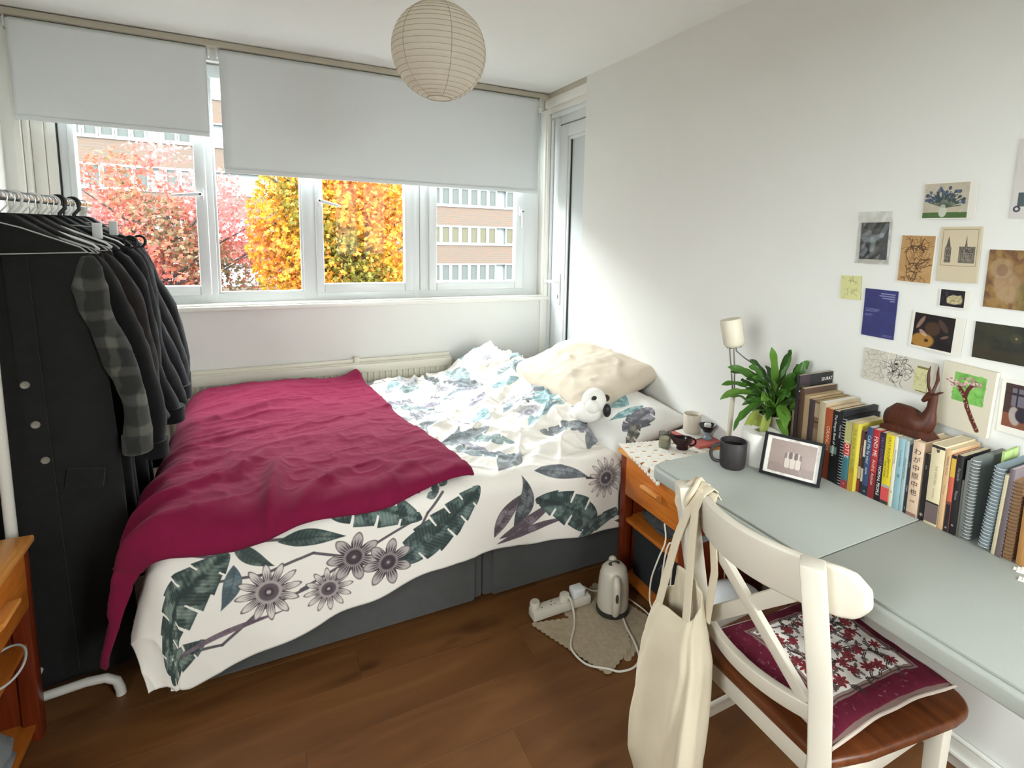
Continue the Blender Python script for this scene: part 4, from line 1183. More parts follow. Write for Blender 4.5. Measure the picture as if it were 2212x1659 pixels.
def coat(y, mat, label, hem, dz=0.0, sw=.195, slv=.60, seed=1, wide=.235, depth=.050, sleeve_mat=None, lapel=True, buttons=None, sway=0.0, sleeve_out=.30):
    z0 = 1.54 - .068 + dz
    t = thing('coat', label, 'coat', (RX, y, hem), 'dark coats on the clothes rail')
    nz_, na = 40, 56
    tz = np.linspace(0, 1, nz_); an = np.linspace(0, 2 * PI, na, endpoint=False)
    pts = np.zeros((nz_, na, 3))
    key_t = [0, .04, .09, .13, .20, .45, 1.0]; L_ = z0 - hem
    zk = [z0 + .01, z0 - .012, z0 - .055, z0 - .10, z0 - .18, z0 - .45 * L_, hem]
    ak = [.048, .085, .150, sw + .004, sw + .006, (sw + wide) / 2 - .004, wide]; dk = [.030, .036, .042, .046, depth, depth, depth * 1.15]
    for i, q in enumerate(tz):
        z = np.interp(q, key_t, zk); a_ = np.interp(q, key_t, ak); d_ = np.interp(q, key_t, dk)
        c_, s_ = np.cos(an), np.sin(an)
        fo = 1 + (.05 + .25 * q) * (np.sin(an * 7 + seed * 1.7 + q * 2) * .4 + (fbm(an * 2 + seed, np.full(na, q * 3 + seed), seed) - .5))
        pts[i, :, 0] = RX + a_ * np.sign(c_) * np.abs(c_) ** .75 * (1 + .02 * np.sin(q * 9 + seed)) + sway * q
        pts[i, :, 1] = y + d_ * s_ * fo
        pts[i, :, 2] = z - .010 * np.cos(an * 2) * (q < .1)
    g = G(); g.grid(pts, closed=True)
    g.add(list(pts[0]), [tuple(range(na))]); g.add(list(pts[-1]), [tuple(range(na - 1, -1, -1))])
    g.obj('body', mat, parent=t, smooth=60)
    for s_ in (-1, 1):
        P_ = []; rad = []
        for q in np.linspace(0, 1, 22):
            x = RX + s_ * (sw - .018 + (sleeve_out - sw) * (q ** .8) + .012 * math.sin(q * 7 + seed))
            P_.append((x + .010 * (float(vn(q * 5, seed * 1.7, 5)) - .5), y - .006 - .018 * q + .012 * math.sin(q * 7 + seed), z0 - .105 - slv * q))
            rad.append(.050 - .004 * q + .004 * math.sin(q * 16 + seed * 2) + .006 * (float(vn(q * 6 + seed, seed * 3.3, seed)) - .5))
        rad[0] = .026; rad[1] = .040; rad[2] = .046
        g = G(); g.tube(P_, rad, 16, flat=.75); 
        g.v = [tuple(np.array(p_) + .0045 * (ridge(p_[2] * 22 + seed, math.atan2(p_[1] - y, p_[0] - RX) * 9 + p_[0] * 20, seed) - .5)) for p_ in g.v]
        so = g.obj('sleeve', sleeve_mat or mat, parent=t, smooth=60)
        if sleeve_mat or seed % 2 == 0:
            k = G(); k.tube([(P_[-1][0], P_[-1][1], P_[-1][2] + .05), (P_[-1][0], P_[-1][1], P_[-1][2] - .004)], rad[-1] + .004, 16, flat=.75); k.obj('cuff', sleeve_mat or mat, parent=so, smooth=60)
    if lapel:
        for s_ in (-1, 1):
            pl_ = [(.012, 0), (.055, .005), (.085, -.10), (.060, -.16), (.075, -.18), (.02, -.34)]
            g = G(); g.prism(pl_, 0, .006, lambda a_, b__, h_: (RX + s_ * a_, y - np.interp(-b__, [0, .1, .34], [.036, depth + .004, depth + .006]) - h_, z0 - .012 + b__))
            g.obj('lapel', mat, parent=t, bevel=.002)
    if buttons:
        pk = G(); n_ = 14; pv = []
        for i in range(n_):
            z_ = z0 - .10 - (z0 - .10 - hem - .03) * i / (n_ - 1); xc_ = RX + .036 + .03 * i / (n_ - 1)
            pv += [(xc_ - .026, y - depth - .002, z_), (xc_ + .026, y - depth - .0035, z_), (xc_ + .026, y - depth - .0075, z_), (xc_ - .026, y - depth - .006, z_)]
        pk.add(pv, [(4 * i + k, 4 * i + (k + 1) % 4, 4 * i + 4 + (k + 1) % 4, 4 * i + 4 + k) for i in range(n_ - 1) for k in range(4)]); pk.obj('placket', mat, parent=t, smooth=40)
        pk = G(); pk.box(RX + .10, RX + .19, y - depth - .009, y - depth + .01, z0 - .80, z0 - .74, tilt=('Y', .15)); pk.obj('pocket_flap', mat, parent=t, bevel=.004)
    for (bx_, bz_) in (buttons or []):
        k = G(); k.lathe([(0, -.004), (.010, -.004), (.012, 0), (.009, .004), (0, .003)], 16, (bx_, y - depth - .006, bz_), rot=Matrix.Rotation(PI / 2, 3, 'X'))
        k.obj('button', M('pewter_button', '#8d8a80', rough=.35, metal=.6), parent=t)
blk = cloth_mat('black_wool', '#151515'); chr_ = cloth_mat('charcoal_wool', '#1e1e1d', 25); soft = cloth_mat('black_cotton', '#121213', 60)
plaid = cloth_mat('grey_plaid_wool', '#2a2a28', 18, True); dk_b = cloth_mat('blue_black_twill', '#191a1e', 50); brn = cloth_mat('brown_black_wool', '#201c1a', 40)
hd = lambda y, k, l, **kw: hanger(y, k, l, **kw)
coat(2.135, chr_, 'charcoal coat with three pewter buttons and pale checked sleeves, foremost on the rail', .06, slv=.60, seed=3, buttons=[(-.618, 1.005), (-.604, .885), (-.590, .775)], lapel=False, wide=.245, depth=.046, sleeve_mat=plaid, sleeve_out=.30)
coat(2.245, blk, 'long black wool coat, second from the front of the rail', .30, slv=.66, seed=4, sw=.20, sleeve_out=.335, wide=.25)
coat(2.355, brn, 'brown-black wool coat, third from the front of the rail', .22, seed=5, slv=.58, sw=.20, sleeve_out=.32)
coat(2.470, soft, 'thin black jacket, fourth from the front of the rail', .48, seed=6, slv=.62, sw=.20, sleeve_out=.335)
coat(2.590, blk, 'black coat in the middle of the rail below the clear clips', .18, seed=7, slv=.60, sw=.205, sleeve_out=.33)
coat(2.715, dk_b, 'blue-black jacket third from the far end of the rail', .52, seed=8, slv=.60, sw=.20, sleeve_out=.33)
coat(2.830, chr_, 'charcoal jacket second from the far end of the rail', .45, seed=9, slv=.57, sw=.20, sleeve_out=.325)
coat(2.945, soft, 'black jacket at the window end of the rail, its cuff over the radiator', .40, seed=10, slv=.60, sw=.20, sleeve_out=.335)
for i, (y, k, l) in enumerate((
    (2.065, 'wire', 'empty thin wire hanger at the front of the rail'), (2.135, 'wire', 'thin wire hanger holding the coat with pewter buttons'),
    (2.19, 'wire', 'bent wire hanger between the buttoned coat and the second coat'), (2.245, 'white', 'white plastic hanger holding the second coat from the front'), (2.30, 'wire', 'wire hanger just behind the second coat from the front'),
    (2.355, 'wire', 'wire hanger holding the brown-black coat'), (2.41, 'white', 'empty white hanger behind the brown-black coat'), (2.47, 'wire', 'wire hanger holding the thin black jacket'),
    (2.53, 'clip', 'skirt hanger with clear clips, the nearer of two'), (2.59, 'white', 'white hanger holding the black coat mid-rail'), (2.655, 'black', 'thick black hanger, the nearer of the two black ones'),
    (2.715, 'wire', 'wire hanger holding the blue-black jacket'), (2.775, 'clip', 'skirt hanger with clear clips, the farther of two'), (2.83, 'black', 'thick black hanger with a side loop in front of the window'),
    (2.945, 'wire', 'wire hanger on the window-end jacket'))):
    hanger(y, k, l, sw=.20 if k != 'white' else .19, dz=-.004 * (i % 3))

# ---- paper lantern
LC, LR = Vector((.572, 2.05, 2.108)), .165
t = thing('paper_lantern', 'round white paper lantern shade hanging from the ceiling', 'lamp', (LC.x, LC.y, LC.z - LR))
paper = M('rice_paper', '#f1ebe0', rough=.95, translucent=.55, vary=(40, .03))
g = G(); nr_ = 22; prof = []
for i in range(nr_ * 4 + 1):
    u_ = i / (nr_ * 4); a_ = .26 + (PI - .52) * u_
    bulge = -.0022 * (1 - abs(math.sin(u_ * nr_ * PI)))
    r_ = LR + bulge; prof.append((r_ * math.sin(a_), -r_ * math.cos(a_)))
g.lathe(prof, 64, LC); g.obj('shade', paper, parent=t, smooth=60)
g = G()
for i in range(1, nr_):
    u_ = i / nr_; a_ = .26 + (PI - .52) * u_
    zz_ = -LR * math.cos(a_); r_ = LR * math.sin(a_) - .0012
    g.tube([(LC.x + r_ * math.cos(q), LC.y + r_ * math.sin(q), LC.z + zz_) for q in np.linspace(0, 2 * PI, 48, endpoint=False)], .0009, 5, closed=True)
for q in np.linspace(.5, 2 * PI + .5, 6, endpoint=False):
    g.tube([(LC.x + (LR - .0004) * math.sin(a_) * math.cos(q), LC.y + (LR - .0004) * math.sin(a_) * math.sin(q), LC.z - (LR - .0004) * math.cos(a_)) for a_ in np.linspace(.27, PI - .27, 40)], .0012, 5)
g.obj('wire_ribs', M('lantern_wire', '#b3aa9a', rough=.6), parent=t)
g = G(); a_ = .26
for s_ in (-1, 1):
    g.tube([(LC.x + LR * math.sin(a_) * math.cos(q), LC.y + LR * math.sin(a_) * math.sin(q), LC.z + s_ * LR * math.cos(a_)) for q in np.linspace(0, 2 * PI, 40, endpoint=False)], .0018, 6, closed=True)
g.tube([(LC.x - .040, LC.y, LC.z + .158), (LC.x, LC.y, LC.z + .15), (LC.x + .040, LC.y, LC.z + .158)], .0015, 6)
g.obj('ring', M('lantern_ring', '#a79d8d', rough=.5), parent=t)
g = G(); g.tube([LC + Vector((0, 0, .12)), Vector((LC.x, LC.y, ZC - .02))], .0028, 8); g.obj('cord', M('grey_flex', '#6b6a66', rough=.6), parent=t)
g = G(); g.lathe([(0, .05), (.016, .05), (.018, .10), (.008, .12), (0, .12)], 16, (LC.x, LC.y, LC.z + .03)); g.obj('lamp_holder', white_pl, parent=t)
g = G(); g.lathe([(.0, 0), (.045, 0), (.04, -.014), (.012, -.022), (0, -.022)], 24, (LC.x, LC.y, ZC)); g.obj('ceiling_rose', white_pl, parent=t)
# ================================================================== BOOKS ON THE TABLE
TZ = .7402
page_m = M('page_block', '#cdbd9f', rough=.95, vary=(90, .05, (1, 1, 1)))
page_w = M('white_page_block', '#ddd8cc', rough=.95)
ink = lambda c: M('ink_' + c.strip('#'), c, rough=.6)
SPX = 1.530
def book(yl, yr, h, d, col, label, texts=(), bands=(), pages=None, x0=SPX, rough=.45, lean=0.0, hard=False, name='book', spiral=None, cover_art=None):
    """upright book, spine facing the room (-x), from y=yl (left) to y=yr (right)"""
    yc = (yl + yr) / 2; w_ = abs(yl - yr); ya, yb = yc - w_ / 2, yc + w_ / 2
    t = thing(name, label, 'book' if name == 'book' else 'notebook', (x0 + d / 2, yc, TZ), 'books and notebooks along the table')
    cm = M('cover_' + col.strip('#'), col, rough=rough, spec=.4, vary=(25, .05)); tk = .0022 if hard else .0012
    tk = min(tk, w_ * .25)
    R = Matrix.Rotation(lean, 3, 'X'); piv = Vector((x0, yc, TZ))
    def fix(g):
        if lean: g.v = [tuple(piv + R @ (Vector(p) - piv)) for p in g.v]
        return g
    e = .003 if hard else .0004
    g = G()
    g.box(x0 + .006, x0 + d - e, ya + tk, yb - tk, TZ + e, TZ + h - e - .0006)
    fix(g).obj('pages', pages or page_m, parent=t, smooth=0)
    if spiral is None:
        g = G(); g.box(x0, x0 + d, ya, ya + tk, TZ, TZ + h); g.box(x0, x0 + d, yb - tk, yb, TZ, TZ + h); g.box(x0, x0 + .004, ya + tk * .5, yb - tk * .5, TZ + .0001, TZ + h - .0002)
        cv = fix(g).obj('cover', cm, parent=t, bevel=.0007 if w_ > .006 else 0, smooth=30)
    else:
        g = G(); g.box(x0 + .005, x0 + d, ya, ya + tk, TZ, TZ + h); g.box(x0 + .005, x0 + d, yb - tk, yb, TZ, TZ + h)
        cv = fix(g).obj('cover', cm, parent=t, smooth=0)
        g = G(); n_ = int(h / .0088); r_ = w_ / 2 + .002
        for i in range(n_):
            z = TZ + .006 + (h - .012) * i / (n_ - 1)
            g.tube([(x0 + .004 + r_ * .9 * math.cos(a_), yc + r_ * math.sin(a_), z + .002 * math.sin(a_ * .5)) for a_ in np.linspace(0, 2 * PI, 12, endpoint=False)], .0011, 5, closed=True)
        sp = fix(g).obj('spiral_binding', M('binding_' + spiral.strip('#'), spiral, rough=.35, metal=.4), parent=t); sp['kind'] = 'stuff'
    for (za, zb, bc) in bands:
        g = G(); g.box(x0 - .0004, x0 + .0002, ya + .0004, yb - .0004, TZ + za * h, TZ + zb * h); fix(g).obj('spine_band', ink(bc), parent=t, smooth=0)
    for tx in texts:
        s_, zc, size, tc_ = tx[:4]; up = tx[4] if len(tx) > 4 else 0; wide = tx[5] if len(tx) > 5 else 1.0
        off = tx[6] if len(tx) > 6 else 0.0
        if up == 2: xd, yd = (0, -1, 0), (0, 0, 1)
        else: xd, yd = (0, 0, -1), (0, -1, 0)
        vs, fs = text_geo(s_, size, (x0 - .0006, yc - off, TZ + zc * h), xd, yd, wide=wide)
        if vs:
            g = G(); g.add(vs, fs); fix(g).obj('lettering', ink(tc_), parent=t, smooth=0)
    return t
# far group of tall books
book(1.207, 1.197, .175, .15, '#8a7358', 'thin tan book at the far end of the row, hidden behind the paper roll')
sb = book(1.192, 1.181, .302, .165, '#2d2a2e', 'tall dark art book with a white name on its cover, tallest of the row', x0=1.522, rough=.25)
SU = Canvas(0, .165, 0, .302, 1400, '#3b2628')
for i in range(260):
    x, z = rng.random() * .165, rng.random() * .245
    SU.ell(x, z, .003 + rng.random() * .012, .003 + rng.random() * .01, ['#4a2f2e', '#5a3a33', '#2f2125', '#6a4a3e', '#33262c'][i % 5], .5, rng.random() * 3)
for i in range(9): SU.ell(.02 + .016 * i, .20 + .012 * math.sin(i * 2.1), .006, .010, '#6e544a', .5)
SU.rect(0, .165, .252, .302, '#1b1c1f'); SU.rect(0, .05, .252, .302, '#33282e'); SU.rect(0, .165, .2475, .2520, '#c9bfbb')
g = G(); ycv = 1.181 - .0004
g.add([(1.522, ycv, TZ), (1.687, ycv, TZ), (1.687, ycv, TZ + .302), (1.522, ycv, TZ + .302)], [(0, 1, 2, 3)], [(0, 0), (1, 0), (1, 1), (0, 1)])
g.obj('cover_print', M('art_cover_print', '#ffffff', rough=.25, image=SU.image('art_cover')), parent=sb, smooth=0)
vs, fs = text_geo('SEURAT', .0165, (1.657, ycv - .0004, TZ + .279), (1, 0, 0), (0, 0, 1), wide=.95)
g = G(); g.add(vs, fs); g.obj('lettering', ink('#d5cfca'), parent=sb, smooth=0)
book(1.178, 1.160, .262, .16, '#4a3528', 'dark brown worn book beside the tall art book', x0=1.524)
book(1.159, 1.139, .243, .16, '#9a8262', 'tan cloth-bound book, pages yellowed, near the tall art book', x0=1.524, pages=M('old_pages', '#a8926a', rough=.95))
book(1.138, 1.118, .236, .165, '#3d2f33', 'dark aubergine book with faint gilt lettering, among the brown books', x0=1.522, texts=[('· · · · · · · ·', .6, .012, '#7a6a55')], pages=M('old_pages', '#a8926a'))
book(1.117, 1.100, .236, .165, '#6b523c', 'brown marbled book with cream streaks on its spine', x0=1.522, bands=[(.78, .97, '#9a876a'), (.70, .72, '#3a2a20'), (.40, .62, '#7d674c')], pages=M('old_pages', '#a8926a'))
book(1.099, 1.076, .238, .165, '#a8977a', 'beige thick book with a brown back cover, left of the orange one', x0=1.520, pages=page_w)
book(1.075, 1.050, .226, .155, '#9d4a25', 'rust orange book with a pale title on its spine', x0=1.520, texts=[('ORANGES', .58, .017, '#d9c0a8')], bands=[(.0, .40, '#8a3c20')])
book(1.049, 1.026, .226, .15, '#121314', 'black book with white title and green patch, next to the rust orange one', x0=1.518, texts=[('The Penguin Book of', .74, .011, '#d8d8d4'), ('essays', .44, .014, '#cfd6cf')], bands=[(.40, .50, '#5f7468')])
book(1.025, 1.013, .232, .17, '#17181a', 'tall thin black paperback with a small white title', x0=1.516, texts=[('Oscar Wilde', .72, .008, '#c8c8c4')], pages=M('dark_edge', '#2a2a2c'))
book(1.012, 1.003, .214, .168, '#101113', 'black notebook with silver spiral along its edge', x0=1.514, spiral='#a8abad', name='notebook', pages=M('dark_edge', '#2a2a2c'))
book(1.002, .980, .207, .135, '#3f6f78', 'teal paperback with red block and yellow top on the spine', x0=1.514, bands=[(.68, 1, '#a8a068'), (.50, .68, '#b23a35'), (.0, .12, '#93343a')], texts=[('LOTTE', .59, .018, '#e6ded0'), ('o', .07, .008, '#e6ded0', 2)])
book(.979, .961, .209, .135, '#b5a53c', 'yellow paperback with olive capitals along the spine', x0=1.514, bands=[(0, .34, '#b18f2c')], texts=[('THE BOOK OF PROPER', .60, .0135, '#7d7f36')])
book(.960, .951, .188, .125, '#4f2a33', 'narrow maroon paperback with a worn cream band', x0=1.530, bands=[(.22, .42, '#a89482'), (0, .2, '#7a2a2a')], texts=[('& other stories', .66, .006, '#a58f8a')])
book(.950, .943, .182, .12, '#2c2a2a', 'very thin black and cream paperback beside the blue one', x0=1.530, bands=[(.62, .90, '#cfc6ae'), (.20, .42, '#bfb7a6')])
book(.942, .925, .207, .13, '#34466b', 'navy blue paperback with handwritten style white title', x0=1.528, texts=[('Call Me', .78, .014, '#c5cbd6'), ('by your', .56, .013, '#c5cbd6'), ('name', .36, .010, '#c5cbd6'), ('⌂', .06, .008, '#dddddd', 2)], bands=[(0, .14, '#1f2a3a')])
book(.924, .904, .206, .13, '#a32a30', 'crimson paperback with a scrawled white title', x0=1.528, texts=[('FIND ME', .76, .016, '#e8dcd6'), ('André', .48, .014, '#dcb8b0'), ('Aciman', .28, .012, '#e0c4bc')], bands=[(0, .38, '#7c2226')])
book(.903, .887, .204, .13, '#2c1f30', 'dark purple paperback with white capitals at the bottom', x0=1.528, texts=[('SALLY ROONEY', .74, .0115, '#7a5a86'), ('NORMAL PEOPLE', .30, .0115, '#e8e6e2')], bands=[(0, .44, '#17151a')])
book(.886, .862, .205, .13, '#d3bd2c', 'bright yellow paperback with a coral red foot', x0=1.528, bands=[(.0, .05, '#3a3432'), (.05, .24, '#c4484a'), (.24, .275, '#9a9a98')], texts=[('SALLY ROONEY/', .78, .0105, '#6d6716'), ('Conversations', .52, .0095, '#5a560e', 0, 1, .004), ('with Friends', .50, .0095, '#5a560e', 0, 1, -.006)])
book(.861, .851, .205, .13, '#d8d3c4', 'slim white paperback between the yellow and the pale blue', x0=1.528, texts=[('Selected Poems', .72, .0065, '#4a4a46'), ('o', .22, .010, '#4a4a46', 2)])
book(.850, .832, .206, .13, '#8fb0b8', 'pale blue paperback with an oval mark on the spine', x0=1.528, texts=[('Franny and Zooey', .72, .0065, '#3c4a4e'), ('0', .47, .014, '#2a2e30', 2)])
book(.831, .822, .205, .13, '#9fb0b2', 'slim grey-blue paperback leaning on the pale blue one', x0=1.528, texts=[('A Room of Ones Own', .60, .0065, '#3c4648')])
book(.821, .812, .194, .12, '#33353d', 'slim slate paperback left of the pink-beige Japanese book', x0=1.532, texts=[('stories', .72, .006, '#9a9ca4'), ('penguin', .36, .006, '#b8bac0'), ('L', .07, .010, '#d8d8d8', 2)])
book(.811, .784, .212, .145, '#d1b59c', 'pink-beige hardback with large Japanese characters down the spine', x0=1.528, hard=True, bands=[(0, .045, '#8d6a60')], texts=[(c, .86 - i * .108, .0195, '#3a2f2a', 2) for i, c in enumerate('わが中原中也')] + [('第一', .34 - .02, .008, '#6a554a', 2), ('文庫', .20, .007, '#6a554a', 2)])
book(.780, .767, .186, .12, '#1f1d1c', 'black paperback with pale scribble at the foot, behind the cream one', x0=1.532, texts=[('cats', .8, .007, '#9a948a'), ('✶', .08, .016, '#b8b0a4', 2)])
book(.764, .731, .221, .145, '#d5c6a4', 'thick cream paperback with ragged black border and small capitals', x0=1.528, bands=[(.03, .26, '#6b5a58'), (.262, .285, '#2a2522'), (.955, .985, '#2a2522')], texts=[('THE ORESTEIA', .62, .0085, '#8d7f68'), ('of aeschylus', .40, .006, '#8d7f68'), ('♛', .93, .016, '#2a2522', 2)])
book(.729, .716, .217, .14, '#d0ab82', 'sand coloured slim paperback with a faint title', x0=1.528, texts=[('VIRGINIA WOOLF', .80, .0065, '#4a3a2e'), ('the waves', .5, .006, '#8d7052')])
book(.714, .703, .207, .13, '#c25a48', 'slim coral paperback, yellow above and black below', x0=1.528, bands=[(.72, .96, '#cba93e'), (0, .36, '#241e22'), (.36, .40, '#6a3a36'), (.96, 1, '#241e22')], texts=[('o', .06, .009, '#e6e2dc', 2)])
book(.702, .687, .212, .13, '#232022', 'black paperback with grey serif title, last before the notebooks', x0=1.528, texts=[('Fernando', .76, .009, '#9a969a'), ('Pessoa', .50, .009, '#9a969a'), ('o', .12, .010, '#d8d6d2', 2)])
book(.686, .681, .150, .11, '#7d7a72', 'short thin grey booklet beside the black paperback', x0=1.532, name='notebook')
book(.680, .674, .205, .14, '#6f716d', 'thin grey notebook in front of the spiral pad', x0=1.530, name='notebook')
book(.672, .656, .215, .15, '#6a706f', 'dark grey spiral pad with white wire', x0=1.532, name='notebook', spiral='#d2d4d4', pages=M('grey_pages', '#7d8280'))
book(.632, .612, .218, .15, '#7b8c94', 'steel blue spiral sketchbook tipped against the grey pad', x0=1.528, name='notebook', spiral='#cfd3d6', lean=.06, hard=True, pages=M('blue_grey_pages', '#8a979d'))
book(.603, .595, .205, .13, '#c3b596', 'thin cream booklet right of the steel blue sketchbook', x0=1.522, name='notebook', lean=.04)
book(.593, .582, .222, .15, '#6b6064', 'mauve-grey slim notebook, second before the brown spiral one', x0=1.522, name='notebook', lean=.03, pages=M('mauve_page', '#b9a8ab'))
book(.580, .562, .198, .14, '#8a6346', 'brown spiral notebook near the right edge', x0=1.522, name='notebook', spiral='#6d5039', lean=.02, pages=M('brown_pages', '#8a6a4c'))
book(.553, .537, .168, .12, '#a87a45', 'kraft paper notebook at the right end of the row', x0=1.526, name='notebook')
book(.533, .520, .178, .12, '#6a4a32', 'dark brown notebook partly outside the frame, last of the row', x0=1.528, name='notebook')
g = G(); g.box(1.60, 1.68, .634, .640, TZ, TZ + .232, rz=.05)
tag(g.obj('greeting_card', M('green_card', '#a9c07a', rough=.8, vary=(30, .25)), smooth=0), 'pale green card sticking up behind the spiral notebooks', 'card')

# ---- wooden antelope on the books
wd = wood_mat('carved_red_wood', '#38170c', '#522612', 2, 6, .5)
t = thing('antelope_figurine', 'carved red-brown wooden antelope lying on top of the paperbacks', 'figurine', (1.585, .865, .9465))
g = G()
bx = np.zeros((26, 20, 3))
for i, q in enumerate(np.linspace(0, 1, 26)):   # rump (large y) -> chest -> neck -> head
    ky = np.interp(q, [0, .08, .25, .45, .58, .66, .78, .90, 1], [.926, .922, .895, .855, .828, .812, .806, .804, .805])
    kz = np.interp(q, [0, .08, .25, .45, .58, .66, .78, .90, 1], [.975, .978, .986, .986, .984, .998, 1.030, 1.060, 1.076])
    ra = np.interp(q, [0, .08, .25, .45, .58, .66, .78, .90, 1], [.002, .026, .040, .040, .036, .024, .013, .011, .012])
    rx_ = np.interp(q, [0, .08, .25, .45, .58, .66, .78, .90, 1], [.002, .022, .033, .034, .032, .022, .012, .010, .010])
    # axis tilts from +/-y to +z along the neck
    tl = np.interp(q, [0, .55, .70, 1], [0, .25, 1.25, 1.5])
    for k in range(20):
        a_ = 2 * PI * k / 20
        dz_ = ra * math.sin(a_)
        bx[i, k] = (1.585 + rx_ * math.cos(a_), ky + dz_ * math.sin(tl), kz + dz_ * math.cos(tl))
g.grid(bx, closed=True); g.add(list(bx[-1]), [tuple(range(20))])
g.obj('body', wd, parent=t, smooth=180)
g = G(); g.prism([(.928, .9475), (.785, .9475), (.790, .952), (.812, .972), (.90, .968), (.924, .960)], 1.556, 1.614, lambda y, z, x: (x, y, z)); g.obj('base', wd, parent=t, bevel=.004)
g = G(); g.sphere((1.585, .812, 1.068), .012, 16, 10, sx=.9, sy=1.1, sz=1.1); g.tube([(1.585, .812, 1.070), (1.583, .822, 1.060), (1.582, .829, 1.050)], [.011, .008, .005], 12); g.obj('head', wd, parent=t)
for s_ in (-1, 1):
    g = G(); g.tube([(1.585 + s_ * .006, .806, 1.073), (1.585 + s_ * .016, .797, 1.079), (1.585 + s_ * .018, .788, 1.083)], [.003, .006, .001], 8, flat=.5); g.obj('ear', wd, parent=t)
    g = G(); g.tube([(1.585 + s_ * .004, .810, 1.078), (1.585 + s_ * .010, .815 - .008 * (s_ > 0), 1.098), (1.585 + s_ * .010, .817 - .014 * (s_ > 0), 1.115), (1.585 + s_ * .008, .819 - .015 * (s_ > 0), 1.132), (1.585 + s_ * .006, .817 - .014 * (s_ > 0), 1.152)], [.0045, .004, .0046, .0035, .0012], 8); g.obj('horn', wd, parent=t)

# ================================================================== CARDS ON THE WALL
paper_m = M('card_paper', '#e3dfd6', rough=.7)
cardn = [0]
def card(name, label, y1, y0, z1, z0, canvas=None, margin=(0, 0, 0, 0), paper=None, rot=0.0, thick=.0012, lift=.004, cat='postcard', group='postcards and pictures on the wall'):
    """flat print on the right wall; y1 left edge, y0 right edge (as seen from the room); margin l, r, b, t"""
    t = thing(name, label, cat, (XR - .002, (y0 + y1) / 2, z0), group)
    yc, zc = (y0 + y1) / 2, (z0 + z1) / 2
    def W(y, z, o):
        c_, s_ = math.cos(rot), math.sin(rot)
        a_, b__ = -(y - yc), z - zc
        a2, b2 = a_ * c_ - b__ * s_, a_ * s_ + b__ * c_
        return (XR - .0008 - o - lift * (a2 / (y1 - y0) + .5), yc - a2, zc + b2)
    g = G(); g.prism([(y1, z0), (y0, z0), (y0, z1), (y1, z1)], 0, thick, W); g.obj('paper', paper or paper_m, parent=t, smooth=0)
    if canvas is not None:
        cardn[0] += 1
        l, r_, b_, tp = margin
        q = [(y1 - l, z0 + b_), (y0 + r_, z0 + b_), (y0 + r_, z1 - tp), (y1 - l, z1 - tp)]
        g = G(); g.add([W(a_, b__, thick + .0004) for a_, b__ in q], [(0, 1, 2, 3)], [(0, 0), (1, 0), (1, 1), (0, 1)])
        g.obj('print', M('print_%d' % cardn[0], '#ffffff', rough=.55, image=canvas.image('print_%d' % cardn[0])), parent=t, smooth=0)
    return t
def speck(c, n, cols, r0, r1, al=.5, box=None):
    x0, x1, y0, y1 = box or (c.x0, c.x1, c.y0, c.y1)
    for i in range(n):
        c.ell(x0 + (x1 - x0) * rng.random(), y0 + (y1 - y0) * rng.random(), r0 + (r1 - r0) * rng.random(), r0 + (r1 - r0) * rng.random(), cols[int(rng.random() * len(cols))], al, rng.random() * 3)
# flower vase picture
c = Canvas(0, .120, 0, .100, 2600, '#b9b09c'); c.rect(0, .12, 0, .016, '#4d6a3c'); speck(c, 60, ['#c4bba8', '#aca28e'], .002, .008, .4, (0, .12, .016, .1))
for i in range(60):
    a_ = rng.random() * PI * 1.1 - .15; r_ = .012 + rng.random() * .036
    c.ell(.058 + r_ * math.cos(a_) * 1.15, .046 + r_ * math.sin(a_) * .85, .0055, .0042, ['#3d4660', '#4a5672', '#3a4a48', '#56627a'][i % 4], .9, a_)
for i in range(14):
    a_ = -.3 + i * .26; c.line([(.058, .03), (.058 + .045 * math.cos(a_), .045 + .032 * math.sin(a_))], .002, '#3c4c40', .8)
c.ell(.055, .018, .011, .016, '#bfc4b4'); c.ell(.055, .034, .007, .005, '#a9b0a2')
card('picture_card', 'white card with a dark blue bouquet in a vase, topmost of the wall group', .952, .810, 1.656, 1.552, c, (.002, .020, .003, .004), cat='postcard', lift=.006)
# photo in plastic sleeve
c = Canvas(0, .092, 0, .115, 2600, '#45484c'); speck(c, 120, ['#54575a', '#3b3e44', '#625d56'], .004, .016, .4)
for p in (((.005, .07), (.03, .085)), ((.012, .062), (.045, .06)), ((.04, .06), (.07, .075), (.085, .105)), ((.045, .055), (.04, .03)), ((.01, .015), (.02, .03))): c.line(list(p), .010, '#a9b2b8', .6)
c.ell(.022, .07, .018, .010, '#8d979e', .6, .3)
card('photo_in_sleeve', 'dark photograph in a shiny clear plastic sleeve, leftmost upper item', 1.138, 1.036, 1.545, 1.415, c, (.003, .006, .012, .002), paper=M('sleeve_back', '#cfcbc4', rough=.3), rot=.02, cat='photograph')
t = bpy.data.objects['photo_in_sleeve']
g = G(); n_ = 10; pts = np.zeros((n_, 8, 3))
for i in range(n_):
    for j in range(8):
        pts[i, j] = (XR - .004 - .004 * rng.random() - .006 * (i > 7), 1.145 - .115 * j / 7 + (.003 * rng.random()), 1.412 + .165 * i / 9)
g.grid(pts); g.obj('sleeve', glass_mat('clear_sleeve', '#f4f4f2', .10, .12), parent=t, smooth=0)
